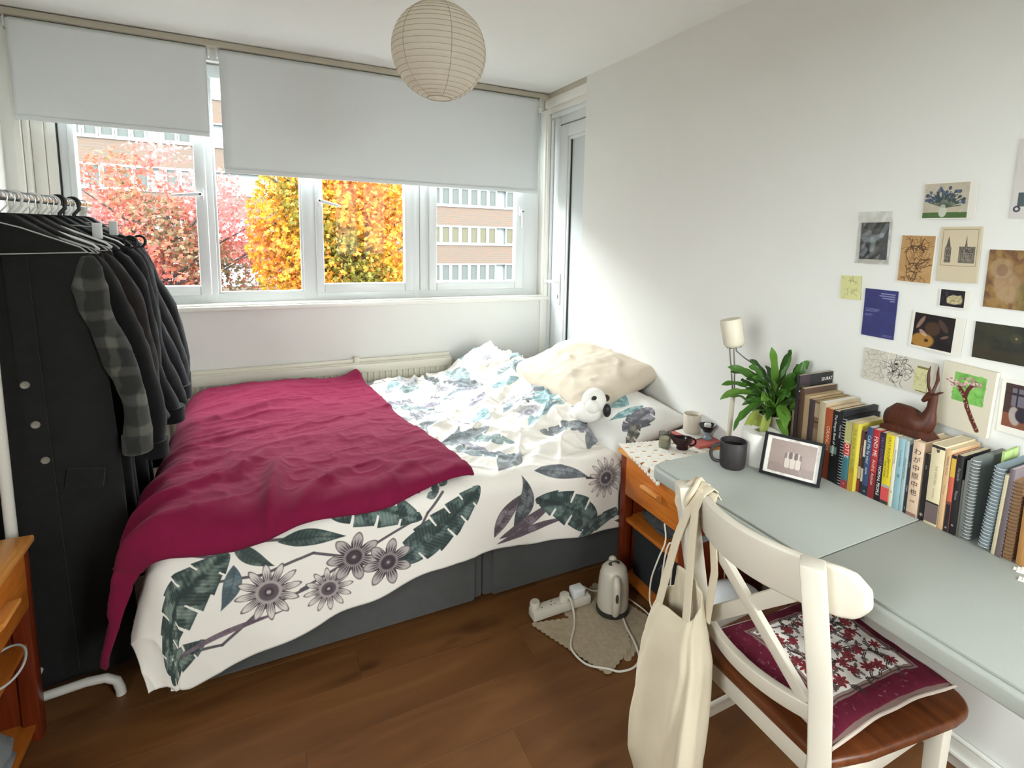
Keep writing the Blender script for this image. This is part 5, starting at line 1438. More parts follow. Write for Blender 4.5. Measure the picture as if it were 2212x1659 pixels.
# tan ink sketch
c = Canvas(0, .1, 0, .14, 2600, '#b58f60'); speck(c, 80, ['#be9868', '#ac8556'], .006, .02, .3)
def scribble(c, n, x0, x1, y0, y1, col, wd=.001, step=.012, al=.8):
    for i in range(n):
        p = [(x0 + (x1 - x0) * rng.random(), y0 + (y1 - y0) * rng.random())]; a_ = rng.random() * 6.3
        for q in range(4):
            a_ += rng.normal() * .7; p.append((p[-1][0] + step * math.cos(a_), p[-1][1] + step * math.sin(a_)))
        c.line(p, wd, col, al)
scribble(c, 26, .02, .08, .05, .12, '#6b4a2a'); scribble(c, 16, .03, .07, .095, .115, '#4a3320', .0016, .006); scribble(c, 14, .015, .07, .025, .05, '#4a3320', .0016)
scribble(c, 24, .005, .095, .006, .014, '#6b4a2a', .0009, .004)
card('sketch_card', 'tan card with a brown ink sketch, left of the cathedral card', 1.003, .900, 1.505, 1.364, c, (.001, .004, .003, .001), rot=-.01)
# cathedral engraving
c = Canvas(0, .1, 0, .145, 2600, '#cdbfa2'); c.line([(.006, .042), (.094, .042), (.094, .139), (.006, .139), (.006, .042)], .0009, '#8d8068')
def tower(x, w_, z0, z1, zt):
    c.rect(x - w_ / 2, x + w_ / 2, z0, z1, '#5e5750', .85)
    for k in range(30):
        f_ = k / 30; hw = w_ * .35 * (1 - f_); c.rect(x - hw, x + hw, z1 + (zt - z1) * f_, z1 + (zt - z1) * (f_ + .034), '#4e4842', .9)
    for k in range(40): c.line([(x - w_ / 2 + w_ * rng.random(), z0 + (z1 - z0) * rng.random())] * 1 + [(x - w_ / 2 + w_ * rng.random(), z0 + (z1 - z0) * rng.random())], .0007, ['#2e2a28', '#9a9082'][k % 2], .7)
tower(.022, .017, .050, .092, .122); tower(.070, .040, .050, .094, .094); tower(.067, .006, .094, .100, .124)
for k in range(7): c.rect(.052 + k * .0052, .0545 + k * .0052, .055, .078, '#8d8478', .7)
card('cathedral_card', 'cream card with a grey engraving of a spired church', .893, .785, 1.531, 1.377, c, (.002, .002, .002, .002), paper=M('cream_card', '#d2c5aa', rough=.7), lift=.007, rot=.012)
# large brown picture
c = Canvas(0, .11, 0, .153, 2000, '#7c5c3a'); speck(c, 260, ['#8d6a3c', '#6a4a34', '#94743e', '#5e4230', '#a08252'], .003, .014, .45)
c.ell(.032, .105, .026, .026, '#a58a6a', .7); c.ell(.05, .06, .03, .045, '#a98e70', .7, .3); c.ell(.035, .10, .013, .016, '#7c5c46', .6); c.ell(.075, .08, .014, .03, '#8f7350', .5); c.ell(.10, .03, .03, .05, '#6b6238', .5)
card('brown_picture', 'large ochre and brown picture at the right edge of the frame', .766, .656, 1.471, 1.318, c, lift=.002)
# sticky note
c = Canvas(0, .074, 0, .078, 2600, '#d8d69a'); scribble(c, 10, .01, .065, .06, .07, '#8d8d62', .0008, .004); scribble(c, 14, .012, .06, .01, .05, '#8d8d62', .0008, .004)
card('sticky_note', 'pale yellow sticky note with faint pencil marks', 1.189, 1.113, 1.370, 1.292, c, paper=M('yellow_note', '#d8d69a', rough=.8), lift=.009, rot=.05, cat='note')
# blue leaflet
c = Canvas(0, .107, 0, .151, 2600, '#33366b'); speck(c, 40, ['#363a70', '#303264'], .01, .03, .3)
for z_, a_, b__ in ((.139, .055, .098), (.132, .05, .098), (.125, .06, .098), (.118, .085, .098)): c.line([(a_, z_), (b__, z_)], .0024, '#b9bad2', .6)
for z_, b__ in ((.088, .052), (.084, .052), (.080, .045), (.070, .032), (.066, .026)): c.line([(.007, z_), (b__, z_)], .0012, '#a0a2c4', .6)
for z_ in (.010, .006): c.line([(.072, z_), (.1, z_)], .0010, '#a0a2c4', .6)
card('blue_leaflet', 'indigo leaflet with small white text lines', 1.101, .994, 1.334, 1.183, c, paper=M('indigo_card', '#33366b', rough=.6), lift=.002, cat='leaflet')
# small dark card
c = Canvas(0, .064, 0, .047, 3000, '#1f1a22'); speck(c, 40, ['#2a232c', '#171319'], .003, .01, .5); c.ell(.038, .020, .021, .013, '#c0b38e'); speck(c, 40, ['#cdbf98', '#a89a72', '#8d7f5c'], .002, .005, .6, (.02, .056, .01, .031)); c.ell(.016, .036, .004, .008, '#4a4a52', .6)
card('small_card', 'small white card with a pale shape on black', .878, .794, 1.356, 1.303, c, (.004, .016, .004, .002), lift=.004)
# dark figure with lute
c = Canvas(0, .115, 0, .096, 2400, '#1c1517'); speck(c, 60, ['#241a1a', '#151012'], .006, .02, .5)
c.ell(.030, .018, .034, .022, '#a07434', 1, .1); c.ell(.042, .020, .006, .005, '#4a2c16'); c.ell(.056, .056, .022, .020, '#4a3222', .9); c.ell(.02, .070, .006, .022, '#9a7a68', .8, -.5); c.ell(.085, .068, .008, .022, '#5c463c', .7, .7); c.ell(.03, .040, .014, .006, '#b8988a', .8, -.6); c.ell(.092, .038, .012, .004, '#7a5a4c', .8, .4)
card('dark_picture_card', 'white card with a dark painting in reds and gold, above the sketches', .947, .800, 1.281, 1.173, c, (.008, .025, .006, .004), lift=.008, rot=-.03)
# dark landscape
c = Canvas(0, .177, 0, .098, 1800, '#2b2b22'); speck(c, 200, ['#33352a', '#25261e', '#3a3626', '#1f211b'], .006, .03, .4); c.rect(0, .177, 0, .03, '#3a3020', .6); c.ell(.098, .066, .003, .003, '#c9b27c'); c.ell(.098, .066, .016, .012, '#4a4430', .5)
card('landscape_card', 'dark moody landscape card at the right edge above the canvas', .777, .600, 1.276, 1.177, c, lift=.003)
# long strip with two drawings and a note
c = Canvas(0, .225, 0, .10, 2200, '#cbc5b8'); scribble(c, 46, .01, .075, .012, .09, '#8d8880', .0008, .009, .7); scribble(c, 46, .085, .14, .015, .09, '#55514e', .0011, .007, .8); c.ell(.105, .070, .006, .003, '#2c2a2a'); c.ell(.098, .045, .005, .003, '#3c3a3a'); c.ell(.122, .04, .008, .002, '#3c3a3a')
c.line([(.0785, .002), (.0785, .098)], .0012, '#dedad2')
kt = card('drawing_strip', 'long paper strip with two ink drawings and a yellow note', 1.083, .857, 1.141, 1.040, c, rot=-.03, lift=.002, cat='drawing')
c = Canvas(0, .064, 0, .076, 2600, '#cfcb9a'); scribble(c, 26, .008, .056, .012, .06, '#9a976a', .0007, .004)
card('yellow_note', 'yellow note with a torn dark edge stuck on the drawing strip behind the antelope', .944, .880, 1.121, 1.045, c, (.003, .0, .003, .006), paper=M('torn_brown_paper', '#7d7448', rough=.9), rot=-.03, lift=.004, cat='note')
# painted canvas
c = Canvas(0, .131, 0, .182, 2200, '#d4ccb8')
q = c.sub(.030, .113, .078, .162); c.blend(q[0], hx('#6fae4c'), ((q[1] > .032) & (q[1] < .111) & (q[2] > .08) & (q[2] < .160)) * .9)
speck(c, 160, ['#7cbc58', '#5c9a42', '#88c468', '#68a64c'], .003, .010, .5, (.038, .105, .086, .154))
c.line([(.106, .014), (.090, .040), (.074, .070), (.064, .098), (.048, .118)], .0075, '#5a2a20'); c.line([(.066, .095), (.070, .118), (.078, .132)], .0065, '#5a2a20')
for i in range(22):
    f_ = i / 22; c.ell(np.interp(f_, [0, .4, 1], [.104, .078, .055]) + .003 * rng.normal(), np.interp(f_, [0, .4, 1], [.018, .066, .112]) + .003 * rng.normal(), .0013, .0013, '#d8b8a8')
for cx, cz in ((.040, .122), (.030, .130), (.052, .128), (.075, .140), (.088, .138), (.066, .142)):
    for k in range(9): c.ell(cx + .009 * rng.normal(), cz + .006 * rng.normal(), .0042, .0024, ['#b77a84', '#cf9aa0', '#8d5a68', '#dcb8b6'][k % 4], .9, rng.random() * 3)
card('painted_canvas', 'cream canvas with a pink flowering branch on a green square', .838, .707, 1.152, .970, c, paper=M('canvas_edge', '#d4ccb8', rough=.9), thick=.016, lift=.004, rot=-.035, cat='painting')
# interior picture
c = Canvas(0, .10, 0, .11, 2000, '#3f2c28'); c.rect(0, .1, 0, .035, '#7c4a36'); c.rect(.018, .06, .055, .10, '#6b6470'); c.rect(.03, .034, .05, .105, '#2c2224'); c.rect(.0, .1, .082, .088, '#30262a'); c.ell(.03, .030, .014, .024, '#a89f9c', .9, .2); c.ell(.05, .035, .018, .018, '#2a2430')
card('interior_picture', 'white card picturing a dark red room, at the right edge below the landscape', .697, .600, 1.137, .994, c, (.009, .0, .018, .010), lift=.003)
# black and white poster cut off by the frame
c = Canvas(0, .13, 0, .20, 1500, '#cfc9c6'); c.rect(.012, .13, .03, .065, '#4c5a5c'); c.rect(.02, .13, .12, .124, '#2a2a2c'); c.ell(.012, .024, .008, .008, '#3a3e42'); c.ell(.012, .024, .004, .004, '#cfc9c6')
card('poster', 'pale poster with black marks cut off by the right edge, above the brown picture', .730, .600, 1.752, 1.552, c, lift=.002, cat='poster')

# ================================================================== THINGS ON THE TABLE
# mug
t = thing('mug', 'matt black-brown ceramic mug near the far corner of the grey table', 'mug', (1.318, 1.252, TZ))
mug_m = M('dark_stoneware', '#2f2a2a', rough=.6, vary=(80, .15))
g = G(); g.lathe([(0, .004), (.036, 0), (.040, .006), (.0425, .045), (.0425, .087), (.041, .0885), (.039, .087), (.0385, .02), (.034, .008), (0, .008)], 40, (1.318, 1.252, TZ)); g.obj('cup', mug_m, parent=t, smooth=50)
g = G(); d_ = Vector((-.877, .48, 0)); c_ = Vector((1.318, 1.252, TZ + .046))
g.tube([c_ + d_ * (.038 + .034 * max(0, math.cos(a_)) ** .7) + Vector((0, 0, .029 * math.sin(a_))) for a_ in np.linspace(-PI / 2, PI / 2, 16)], .0056, 10); g.obj('handle', mug_m, parent=t)
g = G(); g.lathe([(0, .070), (.0384, .070)], 32, (1.318, 1.252, TZ)); g.obj('drink', M('black_coffee', '#120c0a', rough=.1), parent=t)
# photo frame
t = thing('picture_stand', 'small black frame with a sepia picture of three bottles in front of the books', 'photo frame', (1.39, 1.09, TZ))
B0, B1 = Vector((1.353, 1.172, TZ)), Vector((1.431, 1.012, TZ)); xd = (B1 - B0).normalized(); nb = Vector((xd.y, -xd.x, 0)); nb = -nb if nb.x < 0 else nb
lean = math.radians(21); yd = (Vector((0, 0, 1)) * math.cos(lean) + nb * math.sin(lean)); nf = xd.cross(yd); nf = nf if nf.x < 0 else -nf
FW, FH, FT = (B1 - B0).length, .132, .012
def FP(a_, b__, h_): return B0 + nb * .004 + xd * a_ + yd * b__ + nf * h_ + Vector((0, 0, .0045))
g = G(); bw = .0085
for a0, a1, b0, b1 in ((0, FW, 0, bw), (0, FW, FH - bw, FH), (0, bw, bw, FH - bw), (FW - bw, FW, bw, FH - bw)): g.prism([(a0, b0), (a1, b0), (a1, b1), (a0, b1)], -FT / 2, FT / 2, FP)
g.prism([(bw, bw), (FW - bw, bw), (FW - bw, FH - bw), (bw, FH - bw)], -FT / 2, -FT / 2 + .003, FP)
g.obj('frame', M('black_frame_lacquer', '#0d0d0e', rough=.5, spec=.2), parent=t, smooth=0)
c = Canvas(0, FW - 2 * bw, 0, FH - 2 * bw, 2400, '#d6cfc6'); pw_, ph_ = c.x1, c.y1
c.rect(.013, pw_ - .013, .008, ph_ - .008, '#8a756b'); c.rect(.013, pw_ - .013, .008, .035, '#7d675e')
speck(c, 60, ['#8f7a70', '#836e64'], .004, .014, .3, (.014, pw_ - .014, .009, ph_ - .009)); c.rect(pw_ * .36, pw_ * .68, .028, ph_ * .62, '#6a544c', .9)
for k in range(3):
    x = pw_ * (.42 + .10 * k); c.rect(x - .0075, x + .0075, .030, .052, '#b8a89c'); c.ell(x, .030, .0075, .004, '#b8a89c'); c.ell(x, .052, .0075, .005, '#b8a89c'); c.rect(x - .0022, x + .0022, .052, .074, '#b5a59a')
    if k < 2: c.rect(x + .004, x + .012, .055, .076, '#4a3833', .8)
g = G(); g.add([FP(a_, b__, -FT / 2 + .0036) for a_, b__ in ((bw, bw), (FW - bw, bw), (FW - bw, FH - bw), (bw, FH - bw))], [(0, 1, 2, 3)], [(0, 0), (1, 0), (1, 1), (0, 1)])
g.obj('picture', M('sepia_print', '#ffffff', rough=.3, image=c.image('sepia_print')), parent=t, smooth=0)
g = G(); bt_ = FP(FW / 2, FH * .62, -FT / 2); ft_ = Vector((bt_.x, bt_.y, TZ + .001)) + nb * .035; g.beam(bt_, ft_, .03, .003, xd.cross(ft_ - bt_)); g.obj('strut', black_pl, parent=t, smooth=0)
# paper roll
t = thing('paper_roll', 'white paper roll standing upright behind the mug and photo frame', 'paper roll', (1.432, 1.245, TZ))
g = G(); g.lathe([(.020, 0), (.060, 0), (.061, .003), (.061, .106), (.060, .109), (.022, .110), (.020, .109)], 48, (1.432, 1.245, TZ)); g.obj('paper', M('tissue_paper', '#dedbd3', rough=1, bump=(300, .3)), parent=t, smooth=40)
g = G(); g.lathe([(.0196, .001), (.0196, .109), (.0185, .109), (.0185, .001)], 32, (1.432, 1.245, TZ)); g.obj('core', M('cardboard', '#9a8f7c', rough=.9), parent=t)
# plant
t = thing('potted_plant', 'leafy green peace lily in a pale grey pot beside the tall art book', 'plant', (1.555, 1.30, TZ))
pot_c = Vector((1.553, 1.300, TZ))
g = G(); g.lathe([(0, .003), (.052, 0), (.056, .004), (.072, .135), (.074, .14), (.071, .142), (.066, .135), (.064, .118), (0, .118)], 40, pot_c); g.obj('pot', M('pale_clay_pot', '#a49a8c', rough=.8, vary=(20, .06)), parent=t, smooth=50)
g = G(); g.lathe([(0, .122), (.066, .120)], 24, pot_c); g.obj('soil', M('soil', '#2a211b', rough=1, bump=(90, 1)), parent=t)
lm = [M('leaf_deep_green', '#2f4f1f', rough=.35, translucent=.2, vary=(14, .12)), M('leaf_mid_green', '#426a26', rough=.35, translucent=.25, vary=(14, .12)), M('leaf_light_green', '#5c8331', rough=.35, translucent=.3, vary=(14, .1)), M('leaf_yellow_green', '#9aa552', rough=.4, translucent=.3)]
CR = Vector((.877, -.48, 0)); CF = Vector((.48, .877, 0))   # across the view / away from it
lr = random.Random(21)
def plant_leaf(base, mid, tip, wd, mat, twist=0.0, stem=True):
    base, mid, tip = Vector(base), Vector(mid), Vector(tip); n_ = 12
    pts = np.zeros((n_, 5, 3)); ctr = []
    for i in range(n_):
        q = i / (n_ - 1); ctr.append(mid * (1 - q) ** 2 + (mid.lerp(tip, .55) + Vector((0, 0, .022))) * 2 * q * (1 - q) + tip * q * q)
    for i in range(n_):
        q = i / (n_ - 1); d_ = (ctr[min(i + 1, n_ - 1)] - ctr[max(i - 1, 0)]).normalized()
        s_ = d_.cross(Vector((0, 0, 1)) + CF * -.9).normalized(); s_ = (Matrix.Rotation(twist + .25 * math.sin(q * 4), 3, d_) @ s_); up = s_.cross(d_)
        hw = wd / 2 * .92 * min(1.0, 1.95 * (q + .015) ** .62 * (1.004 - q) ** .80)
        for j in range(5):
            a_ = (j - 2) / 2; pts[i, j] = ctr[i] + s_ * hw * a_ + up * (hw * .30 * abs(a_) + .002 * math.sin(q * 14 + j))
    g = G(); g.grid(pts); lo = g.obj('leaf', mat, parent=t, smooth=180)
    if stem:
        g = G(); g.tube([base, base.lerp(mid, .5) + Vector((0, 0, .012)), mid], [.0026, .0022, .0018], 6); g.obj('stalk', lm[2], parent=t)
top = pot_c + Vector((0, 0, .12))
def pl(ax, up_, dist, Lx, Lz, wd, m, tw=0.0, dep=0.0):
    """ax: across-view offset of leaf base, up_: height; Lx, Lz: run of the blade; dep: depth"""
    mid = top + CR * ax * 1.12 + Vector((0, 0, up_)) + CF * dep; tip = mid + CR * Lx * 1.18 + Vector((0, 0, Lz)) - CF * dist
    plant_leaf(top + CR * lr.uniform(-.03, .03) + CF * lr.uniform(-.03, .03), mid, tip, wd, lm[m], tw)
pl(-.005, .10, .02, -.025, .155, .062, 2, .15); pl(-.05, .12, .0, -.10, .055, .05, 1, -.2); pl(-.06, .085, .03, -.115, -.005, .046, 2, .2, -.02); pl(-.05, .06, .05, -.085, -.06, .045, 1, .3, -.03)
pl(.045, .12, .0, .05, .085, .05, 1, .2); pl(.07, .10, .0, .085, .045, .034, 0, .1); pl(.10, .10, -.02, .055, .06, .032, 1, -.3); pl(.05, .075, .05, .06, -.01, .05, 2, -.1, -.03)
pl(.0, .06, .09, -.01, -.055, .055, 2, .1, -.05); pl(-.03, .04, .08, -.045, -.095, .042, 3, .2, -.05); pl(.03, .04, .09, .035, -.075, .05, 1, -.2, -.05); pl(-.055, .03, .06, -.06, -.085, .040, 3, .1, -.02)
pl(.015, .10, .04, .02, .07, .055, 1, .3, -.02); pl(-.02, .12, -.02, -.055, .075, .055, 0, .3, .02); pl(.02, .14, -.02, .03, .085, .042, 1, -.2, .02); pl(-.08, .05, .03, -.075, .03, .044, 2, .4, -.01)
pl(.065, .05, .05, .065, -.04, .05, 0, .0, -.03); pl(.08, .075, .03, .06, .02, .045, 1, .2, -.02); pl(.0, .085, .07, .0, .02, .06, 1, .0, -.04); pl(-.03, .075, .07, -.045, .015, .055, 2, -.2, -.04)
pl(-.01, .02, .09, .005, -.06, .04, 2, .0, -.06); pl(.05, .02, .07, .04, -.07, .045, 0, .2, -.05); pl(-.07, .10, .02, -.045, .03, .045, 0, .5); pl(.03, .05, .08, .03, .015, .05, 2, .3, -.05)
pl(-.045, .135, -.01, -.04, .04, .05, 1, .1); pl(.06, .13, -.03, .03, .045, .04, 0, .4, .03)
pl(-.085, .10, .01, -.085, .012, .040, 1, .2); pl(-.095, .085, .0, -.07, -.03, .038, 2, -.3, .01); pl(-.07, .125, -.01, -.07, .03, .036, 0, .2); pl(-.09, .03, .04, -.045, -.07, .030, 1, .5, -.01); pl(-.055, .02, .07, -.03, -.08, .034, 3, .1, -.03)
pl(.085, .13, -.01, .05, .015, .030, 1, .5); pl(.095, .06, .0, .055, -.02, .040, 0, .1); pl(.02, .165, .0, .025, .075, .040, 0, .9, .02)
for i in range(44):
    a_ = lr.uniform(0, 2 * PI); r_ = lr.uniform(.03, .085)
    mid = top + Vector((r_ * math.cos(a_) * .6, r_ * math.sin(a_) * .6, lr.uniform(.035, .11))); tip = mid + Vector((.08 * math.cos(a_), .08 * math.sin(a_), lr.uniform(-.03, .07)))
    plant_leaf(top, mid, tip, lr.uniform(.026, .044), lm[lr.choice([0, 0, 1, 1, 2])], lr.uniform(-.4, .4))
# desk lamp clamped to the far edge
lam = M('cream_lamp_lacquer', '#cfc6b2', rough=.4)
t = thing('clamp_lamp', 'cream clamp lamp with a cylinder head standing at the far table edge', 'lamp', (1.455, 1.408, .68))
g = G(); g.box(1.437, 1.473, 1.380, 1.425, .742, .752); g.box(1.437, 1.473, 1.3945, 1.425, .675, .742); g.box(1.437, 1.473, 1.375, 1.425, .668, .676); g.obj('clamp', lam, parent=t, bevel=.003)
g = G(); g.beam((1.455, 1.408, .75), (1.463, 1.408, .935), .016, .010, (0, 1, 0)); g.obj('pole', lam, parent=t, bevel=.002)
for dx in (-.006, .010):
    g = G(); g.tube([(1.462 + dx * .5, 1.408, .93), (1.450 + dx, 1.408, 1.02), (1.432 + dx * 1.3, 1.405, 1.105)], .0026, 8); g.obj('arm', M('lamp_arm_steel', '#8f8b84', rough=.35, metal=.7), parent=t)
ax = (Vector((1.441, 1.40, 1.098)) - Vector((1.424, 1.415, 1.205))).normalized(); zq = Vector((0, 0, 1)).rotation_difference(-ax).to_matrix(); hc = Vector((1.435, 1.405, 1.150))
g = G(); g.lathe([(0, -.050), (.022, -.050), (.031, -.046), (.036, -.036), (.037, .046), (.034, .050), (.030, .050), (0, .044)], 36, hc, rot=zq); hdo = g.obj('head', lam, parent=t, smooth=40)
g = G()
for k in range(8):
    a_ = k * PI / 4 + .2; p0 = hc + zq @ Vector((.014 * math.cos(a_), .014 * math.sin(a_), -.0505)); p1 = hc + zq @ Vector((.027 * math.cos(a_), .027 * math.sin(a_), -.0490)); g.tube([p0, p1], .0018, 6)
g.obj('vent_slots', black_pl, parent=hdo)
g = G(); g.tube([hc + zq @ Vector((.006, 0, -.05)), (1.455, 1.40, 1.085), (1.50, 1.40, 1.055), (1.55, 1.41, 1.03), (1.61, 1.415, .96), (1.64, 1.418, .78), (1.64, 1.42, .60)], .0022, 8); g.obj('cable', M('grey_flex', '#6b6a66'), parent=t)
# crocheted mats
croch = M('white_crochet', '#ece7de', rough=1, bump=(250, .8))
def lattice(g, fn, nx, ny, cell, holes, tk=.003):
    vs = {}; k = 0
    for i in range(nx):
        for j in range(ny):
            if holes(i, j): continue
            x0_, y0_ = i * cell, j * cell; e = cell * .06; hmp = tk * (.7 + .5 * ((i * 7 + j * 3) % 4) / 4)
            b_ = [fn(x0_ - e, y0_ - e), fn(x0_ + cell + e, y0_ - e), fn(x0_ + cell + e, y0_ + cell + e), fn(x0_ - e, y0_ + cell + e)]
            top_ = [fn(x0_ + cell * .15, y0_ + cell * .15, hmp), fn(x0_ + cell * .85, y0_ + cell * .15, hmp), fn(x0_ + cell * .85, y0_ + cell * .85, hmp), fn(x0_ + cell * .15, y0_ + cell * .85, hmp)]
            g.add(b_ + top_, [(4, 5, 6, 7), (0, 1, 5, 4), (1, 2, 6, 5), (2, 3, 7, 6), (3, 0, 4, 7), (3, 2, 1, 0)])
def mk_doily(label, c0, rot, nx, ny, cell, z, round_=False, drop=None):
    def fn(a_, b__, h_=0.0):
        a2, b2 = a_ - nx * cell / 2, b__ - ny * cell / 2
        x = c0[0] + a2 * math.cos(rot) - b2 * math.sin(rot); y = c0[1] + a2 * math.sin(rot) + b2 * math.cos(rot); zz_ = z + h_
        if drop is not None and x < drop:
            zz_ -= (drop - x) * .96; x = drop - .003 - (drop - x) * .12 - h_
        return (x, y, zz_)
    def holes(i, j):
        a_, b__ = (i + .5) / nx * 2 - 1, (j + .5) / ny * 2 - 1
        if round_ and math.hypot(a_, b__) > .93 + .07 * math.cos(12 * math.atan2(b__, a_)): return True
        if not round_ and (i in (0, nx - 1) or j in (0, ny - 1)) and (i + j) % 3 == 0: return True
        u_, v_ = i % 6, j % 6
        return (i % 8 in (2, 3, 4) and j % 8 in (2, 3)) or (i % 8 == 7 and j % 8 == 6)
    g = G(); lattice(g, fn, nx, ny, cell, holes)
    return tag(g.obj('crochet_mat', croch, smooth=0), label, 'doily')
mk_doily('round white crocheted mat at the right edge of the grey table', (1.53, .452), .3, 30, 30, .0066, TZ, True)
mk_doily('white crocheted mat on the bedside table with a corner hanging over its edge', (1.425, 1.665), -.22, 54, 50, .0066, .6005, False, 1.264)

# ================================================================== THINGS ON THE BEDSIDE TABLE
BZ = .6040
t = thing('candle_glass', 'small clear glass with pale wax on the crocheted mat', 'glass', (1.445, 1.752, BZ))
g = G(); g.lathe([(0, .002), (.023, 0), (.0255, .004), (.0270, .062), (.0262, .063), (.0252, .061), (.0240, .008), (0, .008)], 32, (1.445, 1.752, BZ)); g.obj('glass', glass_mat('drinking_glass', '#e9ebe6', .10), parent=t)
g = G(); g.lathe([(0, .009), (.0236, .009), (.0246, .038), (.022, .040), (0, .039)], 28, (1.445, 1.752, BZ)); g.obj('wax', M('pale_wax', '#b8aa90', rough=.5), parent=t)
t = thing('sauce_jug', 'dark maroon ceramic jug with a loop handle on the crocheted mat', 'jug', (1.497, 1.700, BZ))
mar = M('maroon_glaze', '#2b1318', rough=.22)
jc = Vector((1.497, 1.700, BZ)); jx = Vector((.877, -.48, 0)); jy = Vector((.48, .877, 0))
pts = np.zeros((12, 28, 3)); 
for i, (r_, z_) in enumerate(((.0, .002), (.020, 0), (.024, .006), (.021, .014), (.030, .026), (.036, .040), (.037, .050), (.034, .050), (.032, .040), (.026, .028), (.012, .022), (0, .021))):
    for k in range(28):
        a_ = 2 * PI * k / 28; sp = max(0, -math.cos(a_)) ** 4 * (z_ / .05) ** 2
        pts[i, k] = jc + jx * (r_ * math.cos(a_) * (1.1 + .55 * sp)) + jy * (r_ * .8 * math.sin(a_)) + Vector((0, 0, z_ + .016 * sp * (z_ > .03)))
g = G(); g.grid(pts, closed=True); g.obj('body', mar, parent=t, smooth=60)
g = G(); g.tube([jc + jx * (.034 + .020 * math.cos(a_)) + Vector((0, 0, .032 + .016 * math.sin(a_))) for a_ in np.linspace(-1.9, 1.9, 16)], .0042, 10); g.obj('handle', mar, parent=t)
g = G(); g.box(1.560, 1.690, 1.668, 1.860, .6045, .617); g.box(1.562, 1.688, 1.670, 1.858, .6065, .6155)
o = g.obj('pocket_book', M('coral_cover', '#b9625a', rough=.6), bevel=.001); tag(o, 'coral pink pocket book lying under the candle on the bedside table', 'book')
g = G(); g.box(1.585, 1.688, 1.735, 1.856, .6175, .6210, rz=.06); tag(g.obj('paper_napkin', M('napkin_paper', '#dcd8d2', rough=1), bevel=.001), 'white folded napkin under the candle jar', 'napkin')
t = thing('candle_jar', 'tall white candle jar standing on the napkin by the wall', 'candle', (1.640, 1.808, .6215))
g = G(); g.lathe([(0, .0), (.036, 0), (.0385, .004), (.0395, .082), (.038, .084), (.0365, .082), (.0355, .070)], 36, (1.640, 1.808, .6215)); g.obj('jar', M('milk_glass', '#dcd3c4', rough=.3, translucent=.15), parent=t, smooth=50)
g = G(); g.lathe([(0, .064), (.0357, .066)], 28, (1.640, 1.808, .6215)); g.obj('wax', M('pale_wax', '#b8aa90'), parent=t)
g = G(); g.tube([(1.640, 1.808, .685), (1.641, 1.808, .695)], .001, 6); g.obj('wick', black_pl, parent=t)
t = thing('footed_bowl', 'small black bowl on a blue-grey foot holding a white soap', 'bowl', (1.652, 1.722, .6175))
fc = (1.652, 1.722, .6175)
g = G(); g.lathe([(0, 0), (.021, 0), (.022, .004), (.014, .012), (.012, .022), (.020, .034), (0, .034)], 28, fc); g.obj('foot', M('blue_grey_glass', '#7d8a92', rough=.15), parent=t, smooth=50)
g = G(); g.lathe([(0, .034), (.018, .034), (.032, .050), (.038, .062), (.0365, .0625), (.030, .053), (.016, .040), (0, .039)], 32, fc); g.obj('bowl', M('black_glaze', '#1c1c1f', rough=.25), parent=t, smooth=50)
g = G(); g.box(1.636, 1.666, 1.712, 1.732, .660, .688, rz=-.5); tag(g.obj('soap', M('white_soap', '#dcdad2', rough=.5), bevel=.007, seg=4), 'white soap bar in the little black bowl', 'soap')
# inside the bedside table
def crumple(name, label, cat, c0, s_, mat, seed, amp=.35):
    g = G(); pts = np.zeros((18, 28, 3))
    for i, th in enumerate(np.linspace(.05, PI - .05, 18)):
        a_ = np.linspace(0, 2 * PI, 28, endpoint=False); r_ = 1 + amp * (fbm(a_ * 1.5 + seed, np.full(28, th * 2), seed) - .5) + amp * .6 * (ridge(a_ * 3, np.full(28, th * 4), seed) - .5)
        r_ = r_ * (1 - np.exp(-((a_ - 6.28) / .3) ** 2) * 0)
        r_[-1] = (r_[-2] + r_[0]) / 2
        pts[i, :, 0] = c0[0] + s_[0] * np.sign(np.cos(a_)) * np.abs(np.cos(a_)) ** .8 * math.sin(th) * r_; pts[i, :, 1] = c0[1] + s_[1] * np.sin(a_) * math.sin(th) * r_
        pts[i, :, 2] = np.maximum(c0[2] + s_[2] * (1 - math.cos(th)) * (.8 + .2 * r_), c0[2] + .001)
    g.grid(pts, closed=True); g.add(list(pts[0]), [tuple(range(28))]); g.add(list(pts[-1]), [tuple(range(28))])
    return tag(g.obj(name, mat, smooth=60), label, cat)
crumple('folded_scarf', 'crumpled grey patterned cloth on the shelf of the bedside table', 'cloth', (1.43, 1.60, .3065), (.12, .15, .038), M('grey_pattern_cloth', '#4a4b4b', rough=1, vary=(30, .5)), 4)
t = thing('storage_box', 'black fabric storage box on the lower shelf of the bedside table', 'box', (1.45, 1.61, .0535))
g = G(); g.box(1.325, 1.62, 1.455, 1.775, .0535, .255); g.obj('body', M('black_box_fabric', '#26282a', rough=.9, bump=(300, .3)), parent=t, bevel=.008)
g = G(); g.box(1.321, 1.624, 1.451, 1.779, .225, .268); g.obj('lid', M('black_box_fabric', '#26282a'), parent=t, bevel=.006)
g = G()
for p in ([(1.60, .17), (1.585, .20), (1.58, .165)], [(1.57, .165), (1.56, .205), (1.545, .17)], [(1.55, .20), (1.53, .19)]): g.tube([(1.324, y, z) for y, z in p], .0009, 5)
g.obj('scribble', M('chalk_mark', '#8d8f8f', rough=.9), parent=t)
